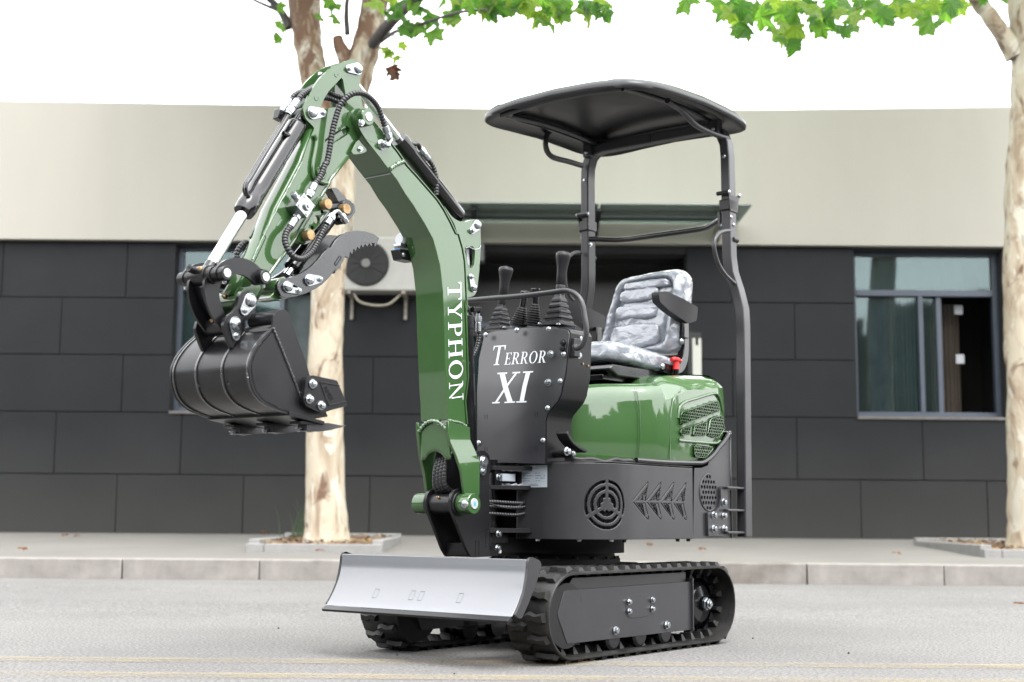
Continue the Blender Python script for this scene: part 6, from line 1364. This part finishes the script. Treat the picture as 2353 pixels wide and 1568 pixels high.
# ---------- bucket
bucket = None
YB = .178
ear = PY(.067, 'P4', [(862,960),(880,890),(885,830),(910,785),(955,755),(1010,748),(1060,762),(1105,800),(1130,860),(1132,950),(1115,1040),(1112,1115),(960,1165),(975,1240),(950,1320),(900,1400),(850,1470),(790,1560),(760,1500),(730,1420),(695,1320),(668,1240),(690,1140),(740,1085),(800,1050)])
sidep = PY(YB, 'P6', [(820,690),(830,645),(860,612),(905,602),(945,618),(968,665),(985,730),(1030,860),(1085,1010),(1125,1150),(1180,1280),(1240,1400),(1280,1500),(1120,1525),(1085,1530),(990,1492),(880,1455),(790,1418),(720,1370),(665,1300),(635,1220),(620,1120),(625,1030),(655,950),(700,880),(755,815),(820,755)])
shellp = [V((p[0], p[1])) for p in PY(YB, 'P6', [(1085,1530),(990,1492),(880,1455),(790,1418),(720,1370),(665,1300),(635,1220),(620,1120),(625,1030),(655,950),(700,880),(755,815),(820,755)])]
cS = V((sum(p.x for p in shellp)/len(shellp), sum(p.y for p in shellp)/len(shellp)))
sh = cr([p+(cS-p).normalized()*.007 for p in shellp], 3); NSH = len(sh)-1; NYS = 19
h1 = aY('P6', (430,1208), .07); 
# drain holes located on the shell
def shell_uv(px, yg):
    best = None
    for i in range(NSH*4+1):
        f = i/4; k = min(int(f), NSH-1); p = sh[k]*(1-(f-k))+sh[k+1]*(f-k)
        for y in [(-.178+.356*j/120) for j in range(121)]:
            q = (p.x, y, p.y); 
            W_ = V((OX+FWD[0]*q[0]+LFT[0]*q[1], OY+FWD[1]*q[0]+LFT[1]*q[1], q[2]-CAMZ)); cP, sP = math.cos(PITCH), math.sin(PITCH); dd = W_.y*cP+W_.z*sP; ww = -W_.y*sP+W_.z*cP; u = W_.x/dd*F_PX; v_ = ww/dd*F_PX
            cR, sR = math.cos(ROLL), math.sin(ROLL); u, v_ = u*cR+v_*sR, -u*sR+v_*cR; X_ = 1176.5+u; Y_ = 784-v_; o_ = CR['P6']; tx = (o_[0]+px[0]*o_[2])/1.7408; ty = (o_[1]+px[1]*o_[2])/1.7408; e = (X_-tx)**2+(Y_-ty)**2
            if f > 5*6 and False: continue
            if best is None or e < best[0]: best = (e, f, y)
    return best[1], best[2]
holes_ = [shell_uv((430,1210), 0), shell_uv((203,1232), 0)]
rows = []; 
b = MB(); W_n = NYS+1; skip = set()
for i in range(NSH+1): b.v += [(sh[i].x, -YB+2*YB*j/NYS, sh[i].y) for j in range(W_n)]
for (f, y) in holes_: skip.add((int(f), int((y+YB)/(2*YB)*NYS)))
for i in range(NSH):
    for j in range(NYS):
        if (i, j) in skip:
            q = [i*W_n+j, i*W_n+j+1, (i+1)*W_n+j+1, (i+1)*W_n+j]; A_ = [V(b.v[k]) for k in q]; c_ = sum(A_, V())/4; o = len(b.v); m_ = 12; rad = min((A_[0]-A_[1]).length, (A_[0]-A_[3]).length)*.46; U = (A_[1]-A_[0]).normalized(); W2 = (A_[3]-A_[0]).normalized()
            b.v += [tuple(c_+U*rad*math.cos(2*math.pi*k/m_+math.pi*1.25)+W2*rad*math.sin(2*math.pi*k/m_+math.pi*1.25)) for k in range(m_)]
            for e in range(4): b.f.append((q[e], q[(e+1) % 4], o+((e+1)*3) % m_, o+(e*3+2), o+(e*3+1), o+e*3))
        else: b.f.append((i*W_n+j, i*W_n+j+1, (i+1)*W_n+j+1, (i+1)*W_n+j))
bucket = part('bucket', b, M['black'], EX, ang=50, solid=.006)
for s in (1, -1):
    b = MB(); b.prism(rnd(sidep, .004, 2), *((YB-.008,YB) if s > 0 else (-YB,-YB+.008))); part('side_plate', b, M['black'], bucket, bev=.0012, ang=24)
# stiffener seam on the near side
for s, y in ((1, YB+.0015),):
    st_p = [aY('P6', p, y) for p in ((822,755),(850,830),(900,950),(960,1100),(1010,1230),(1050,1330),(1062,1400))]
    weld('P6', ((822,755),(850,830),(900,950),(960,1100),(1010,1230),(1050,1330)), YB+.001, bucket, .0042, 'weld')
weld('P6', ((818,760),(750,822),(690,900),(640,990),(618,1100),(612,1180)), YB-.010, bucket, .0045, 'weld')
# wear ribs over the back, with weld stitches
for y in (-.062, .055, .165, -.165):
    for k0, k1 in ((0, NSH),):
        pts_ = [(p+(p-cS).normalized()*.0045) for p in sh[k0:k1+1]]; pts2 = [(p+(p-cS).normalized()*-.0) for p in sh[k0:k1+1]]
        b = MB(); b.prism([tuple(p) for p in pts_]+[tuple(p) for p in pts2[::-1]], y-.004, y+.004); part('wear_rib', b, M['weld'], bucket, bev=.001)
# ears, top tube
for s in (1, -1):
    b = MB(); b.prism(rnd(ear, .006, 2), *((.056,.068) if s > 0 else (-.068,-.056))); er = part('ear', b, M['black'], bucket, bev=.0015, ang=24)
    if s > 0: e_near = er
keeper('P4', (1040,885), (955,1020), .068, e_near, .030, .021); keeper('P4', (833,1215), (838,1375), .068, e_near, .029, .019)
b = MB(); b.cyl(BP+V((0,-.068,0)), BP+V((0,.068,0)), .018, 20); b.cyl(B2+V((0,-.068,0)), B2+V((0,.068,0)), .018, 20); part('pin', b, M['zinc'], bucket)
tt = aY('P6', (890,675), YB); tt2 = V((tt.x, 0, tt.z)); 
for s in (1, -1): b = MB(); b.cyl(tt2+V((0,.056*s,0)), tt2+V((0,(YB-.006)*s,0)), .024, 28); part('top_tube', b, M['black'], bucket)
hk = V((sh[-1].x, 0, sh[-1].y)); b = MB(); b.grid([[(p.x, y, p.y) for y in (-YB+.004, YB-.004)] for p in [sh[-1], sh[-1]+V((-.02,.012)), V((tt2.x+.015, tt2.z-.02))]]); part('top_plate', b, M['black'], bucket, solid=.006, ang=50)
# lip and teeth
lp = V((sh[0].x, 0, sh[0].y)); b = MB(); b.prism([(lp.x+.06,lp.z+.018),(lp.x-.085,lp.z-.003),(lp.x-.085,lp.z-.013),(lp.x+.06,lp.z+.006)], -YB-.004, YB+.004); part('lip', b, M['black'], bucket, bev=.001)
cutp = PY(YB+.02, 'P5', [(190,640),(230,400),(250,230),(300,150),(390,120),(945,238),(990,355),(1145,710),(1175,810),(800,905),(700,945),(580,960),(480,925),(250,810),(200,720)])
b = MB(); b.prism(rnd(cutp, .006, 3), YB+.001, YB+.020); sc = part('side_cutter', b, M['black'], bucket, bev=.0025)
b = MB(); b.prism([(-x_, z_) if False else (x_, z_) for x_, z_ in rnd(cutp, .006, 3)], -YB-.020, -YB-.001); part('side_cutter', b, M['black'], bucket, bev=.0025)
for p in ((395,320),(320,660),(585,805)):
    v = aY('P5', p, YB+.021); b = MB(); b.lathe(V((v.x,YB+.0195,v.z)), (0,.0022,0), [(0,.0165),(.6,.017),(1,.015)], 24); b.lathe(V((v.x,YB+.0218,v.z)), (0,-.001,0), [(0,.0135),(1,.0135)], 20); part('bolt_recess', b, M['gloss'], sc); bolt(sc, V((v.x,YB+.021,v.z)), (0,1,0), 'k', .82)
for seg in (((560,275),(995,355)),((560,275),(690,640),(760,800)),((760,800),(1145,710)),((560,285),(560,300))):
    P = [aY('P5', p, YB+.0205) for p in seg]; b = MB(); b.tube(P, .0022, 6); part('rib_line', b, M['black'], sc)
P0 = aY('P5', (640,400), YB+.0215); P1_ = aY('P5', (790,690), YB+.0215); Pv = aY('P5', (715,360), YB+.0215)-P0
txt('NHSII', P0, P1_-P0, Pv, 'gloss', sc); 
# adapters and teeth
def tooth(y):
    f = V((-1,0,-.06)).normalized(); base = V((lp.x-.03, y, lp.z-.012))
    b = MB(); b.box((base.x-.06,y-.024,base.z-.004),(base.x+.035,y+.024,base.z+.006)); ad = part('tooth_adapter', b, M['black'], bucket, bev=.0015)
    x0 = base.x-.045; z0 = base.z-.012
    sec = [(x0+.05, .020, .010), (x0, .026, .014), (x0-.035, .025, .013), (x0-.10, .018, .003), (x0-.125, .012, .001)]
    rows = []
    for i, (x, w_, h_) in enumerate(sec): zz = z0+.004*i; rows.append([(x, y-w_, zz-h_), (x, y+w_, zz-h_), (x, y+w_, zz+h_*.8), (x, y-w_, zz+h_*.8)])
    b = MB(); b.grid(rows, closed=True); b.f.append((0,1,2,3)); b.f.append((16,17,18,19)); part('bucket_tooth', b, M['plate'], bucket, bev=.002)
    for dx in (.015, -.03): bolt(bucket, V((base.x+dx, y-.004, base.z-.014)), (0,0,-1), 'k', .7)
for y in (.148, 0, -.148): tooth(y)
# ---------- lettering
def glyph(ch, it=False):
    """convex pieces in a unit-high box: (pieces, width); it: light serif italic style"""
    P = []; t, h, sf = (.155, .055, .045)
    def q(*a): P.append([(a[i], a[i+1]) for i in range(0, len(a), 2)])
    def bar(x0, y0, x1, y1): q(x0,y0,x1,y0,x1,y1,x0,y1)
    def serif(cx, y, w_, up): bar(cx-w_/2, y, cx+w_/2, y+sf if up else y-sf)
    def ring(cx, cy, rx, ry, ix, iy, a0, a1, n=14, ox=0):
        for k in range(n):
            A, B = R(a0+(a1-a0)*k/n), R(a0+(a1-a0)*(k+1)/n); q(cx+rx*math.cos(A), cy+ry*math.sin(A), cx+rx*math.cos(B), cy+ry*math.sin(B), cx+ox+ix*math.cos(B), cy+iy*math.sin(B), cx+ox+ix*math.cos(A), cy+iy*math.sin(A))
    if ch == 'T': bar(.02,.94,.84,1); q(.02,.94,.02,.76,.055,.76,.12,.94); q(.84,.94,.84,.76,.805,.76,.74,.94); bar(.355,.045,.355+t,.94); serif(.43,0,.38,True); w_ = .86
    elif ch == 'Y': q(.06,.955,.25,.955,.50,.44,.36,.44); q(.66,.955,.74,.955,.50,.44,.44,.44); bar(.36,.045,.36+t,.44); serif(.43,0,.38,True); serif(.16,1,.34,False); serif(.71,1,.28,False); w_ = .86
    elif ch in 'PR':
        bar(.13,.045,.13+t,.955); serif(.2,0,.36,True); bar(.02,.955,.42,1); bar(.285,.465,.42,.52) ; ring(.42,.732,.27,.268,.12,.215,-90,90,12); 
        w_ = .72
        if ch == 'R': q(.36,.47,.50,.47,.78,.03,.62,.03); bar(.62,0,.88,.04); w_ = .86
    elif ch == 'H': 
        for cx in (.2,.74): bar(cx-t/2,.045,cx+t/2,.955); serif(cx,0,.34,True); serif(cx,1,.34,False)
        bar(.2+t/2,.475,.74-t/2,.53); w_ = .94
    elif ch == 'O': ring(.46,.5,.43,.515,.27,.46,0,360,28); w_ = .93
    elif ch == 'N': bar(.15,.045,.205,.955); bar(.72,.16,.775,.955); q(.10,.955,.27,.955,.775,.0,.70,.0); serif(.18,0,.3,True); bar(.02,.955,.2,1); serif(.75,1,.3,False); w_ = .95
    elif ch == 'E': bar(.13,.045,.13+t,.955); bar(.02,.955,.66,1); bar(.02,0,.68,.045); bar(.285,.48,.50,.53); q(.66,.955,.66,.80,.62,.80,.56,.955); q(.68,.045,.70,.22,.66,.22,.58,.045); bar(.49,.39,.525,.62); w_ = .72
    elif ch == 'X': q(.10,.955,.29,.955,.80,.045,.61,.045); q(.66,.955,.74,.955,.25,.045,.16,.045); serif(.19,1,.36,False); serif(.70,1,.28,False); serif(.20,0,.28,True); serif(.70,0,.38,True); w_ = .92
    elif ch == 'I': bar(.13,.045,.13+t,.955); serif(.2,0,.36,True); serif(.2,1,.36,False); w_ = .42
    return P, w_
def word(s, P0, U, Vv, nrm, m_, parent, sizes=None, shear=0, gap=.06):
    """U, Vv: vectors of the whole run's length and of the cap height"""
    tot = 0; items = []
    for i, ch in enumerate(s):
        sz = sizes[i] if sizes else 1; g, w_ = glyph(ch); items.append((g, w_, sz, tot)); tot += (w_+gap)*sz
    tot -= gap*(sizes[-1] if sizes else 1); b = MB(); k = 0
    for g, w_, sz, x0 in items:
        for poly in g:
            off = nrm*(.0006+.00004*(k % 7)); k += 1; o = len(b.v)
            for (x, y) in poly: xx = x0+x*sz+shear*y*sz; b.v.append(tuple(P0+U*(xx/tot)+Vv*(y*sz)+off))
            b.f.append(tuple(range(o, o+len(poly))))
    return part('lettering', b, M[m_], parent, fix=False)
yl = WB+.0005
a0 = aY('C', (567,645), yl); a1 = aY('C', (583,1592), yl); av = aY('C', (675,640), yl)-aY('C', (567,645), yl)
word('TYPHON', a0, a1-a0, av, V((0,1,0)), 'white', boom)
xl = XP+.005
a0 = aX('S1', (365,1418), xl); a1 = aX('S1', (1238,1372), xl); av = aX('S1', (375,1108), xl)-aX('S1', (365,1418), xl); av = V((0,0,av.z))
word('TERROR', a0, a1-a0, av, V((1,0,0)), 'white', con, [1,.60,.60,.60,.60,.60], .13, .06)
a0 = aX('E', (185,1098), xl); a1 = aX('E', (430,1090), xl); av = aX('E', (300,890), xl)-aX('E', (300,1094), xl); av = V((0,0,av.z))
word('XI', a0, a1-a0, av, V((1,0,0)), 'white', con, None, .2, .0)
# the console's upper face leans back a little
ZK, TK = .968, .12
def lean(ob):
    me = ob.data
    if ob.type == 'MESH' and ob.matrix_local.to_translation().length < 1e-6:
        bm = bmesh.new(); bm.from_mesh(me)
        if True:
            bmesh.ops.bisect_plane(bm, geom=bm.verts[:]+bm.edges[:]+bm.faces[:], plane_co=(0,0,ZK), plane_no=(0,0,1))
        for v_ in bm.verts:
            if v_.co.z > ZK and v_.co.x > .2: v_.co.x -= (v_.co.z-ZK)*TK
        bm.to_mesh(me); bm.free()
    else:
        l_ = ob.matrix_local.to_translation()
        if l_.z > ZK and l_.x > .29: m_ = ob.matrix_local.copy(); m_.translation = l_-V(((l_.z-ZK)*TK,0,0)); ob.matrix_local = m_
for ob in [con]+list(con.children_recursive): lean(ob)
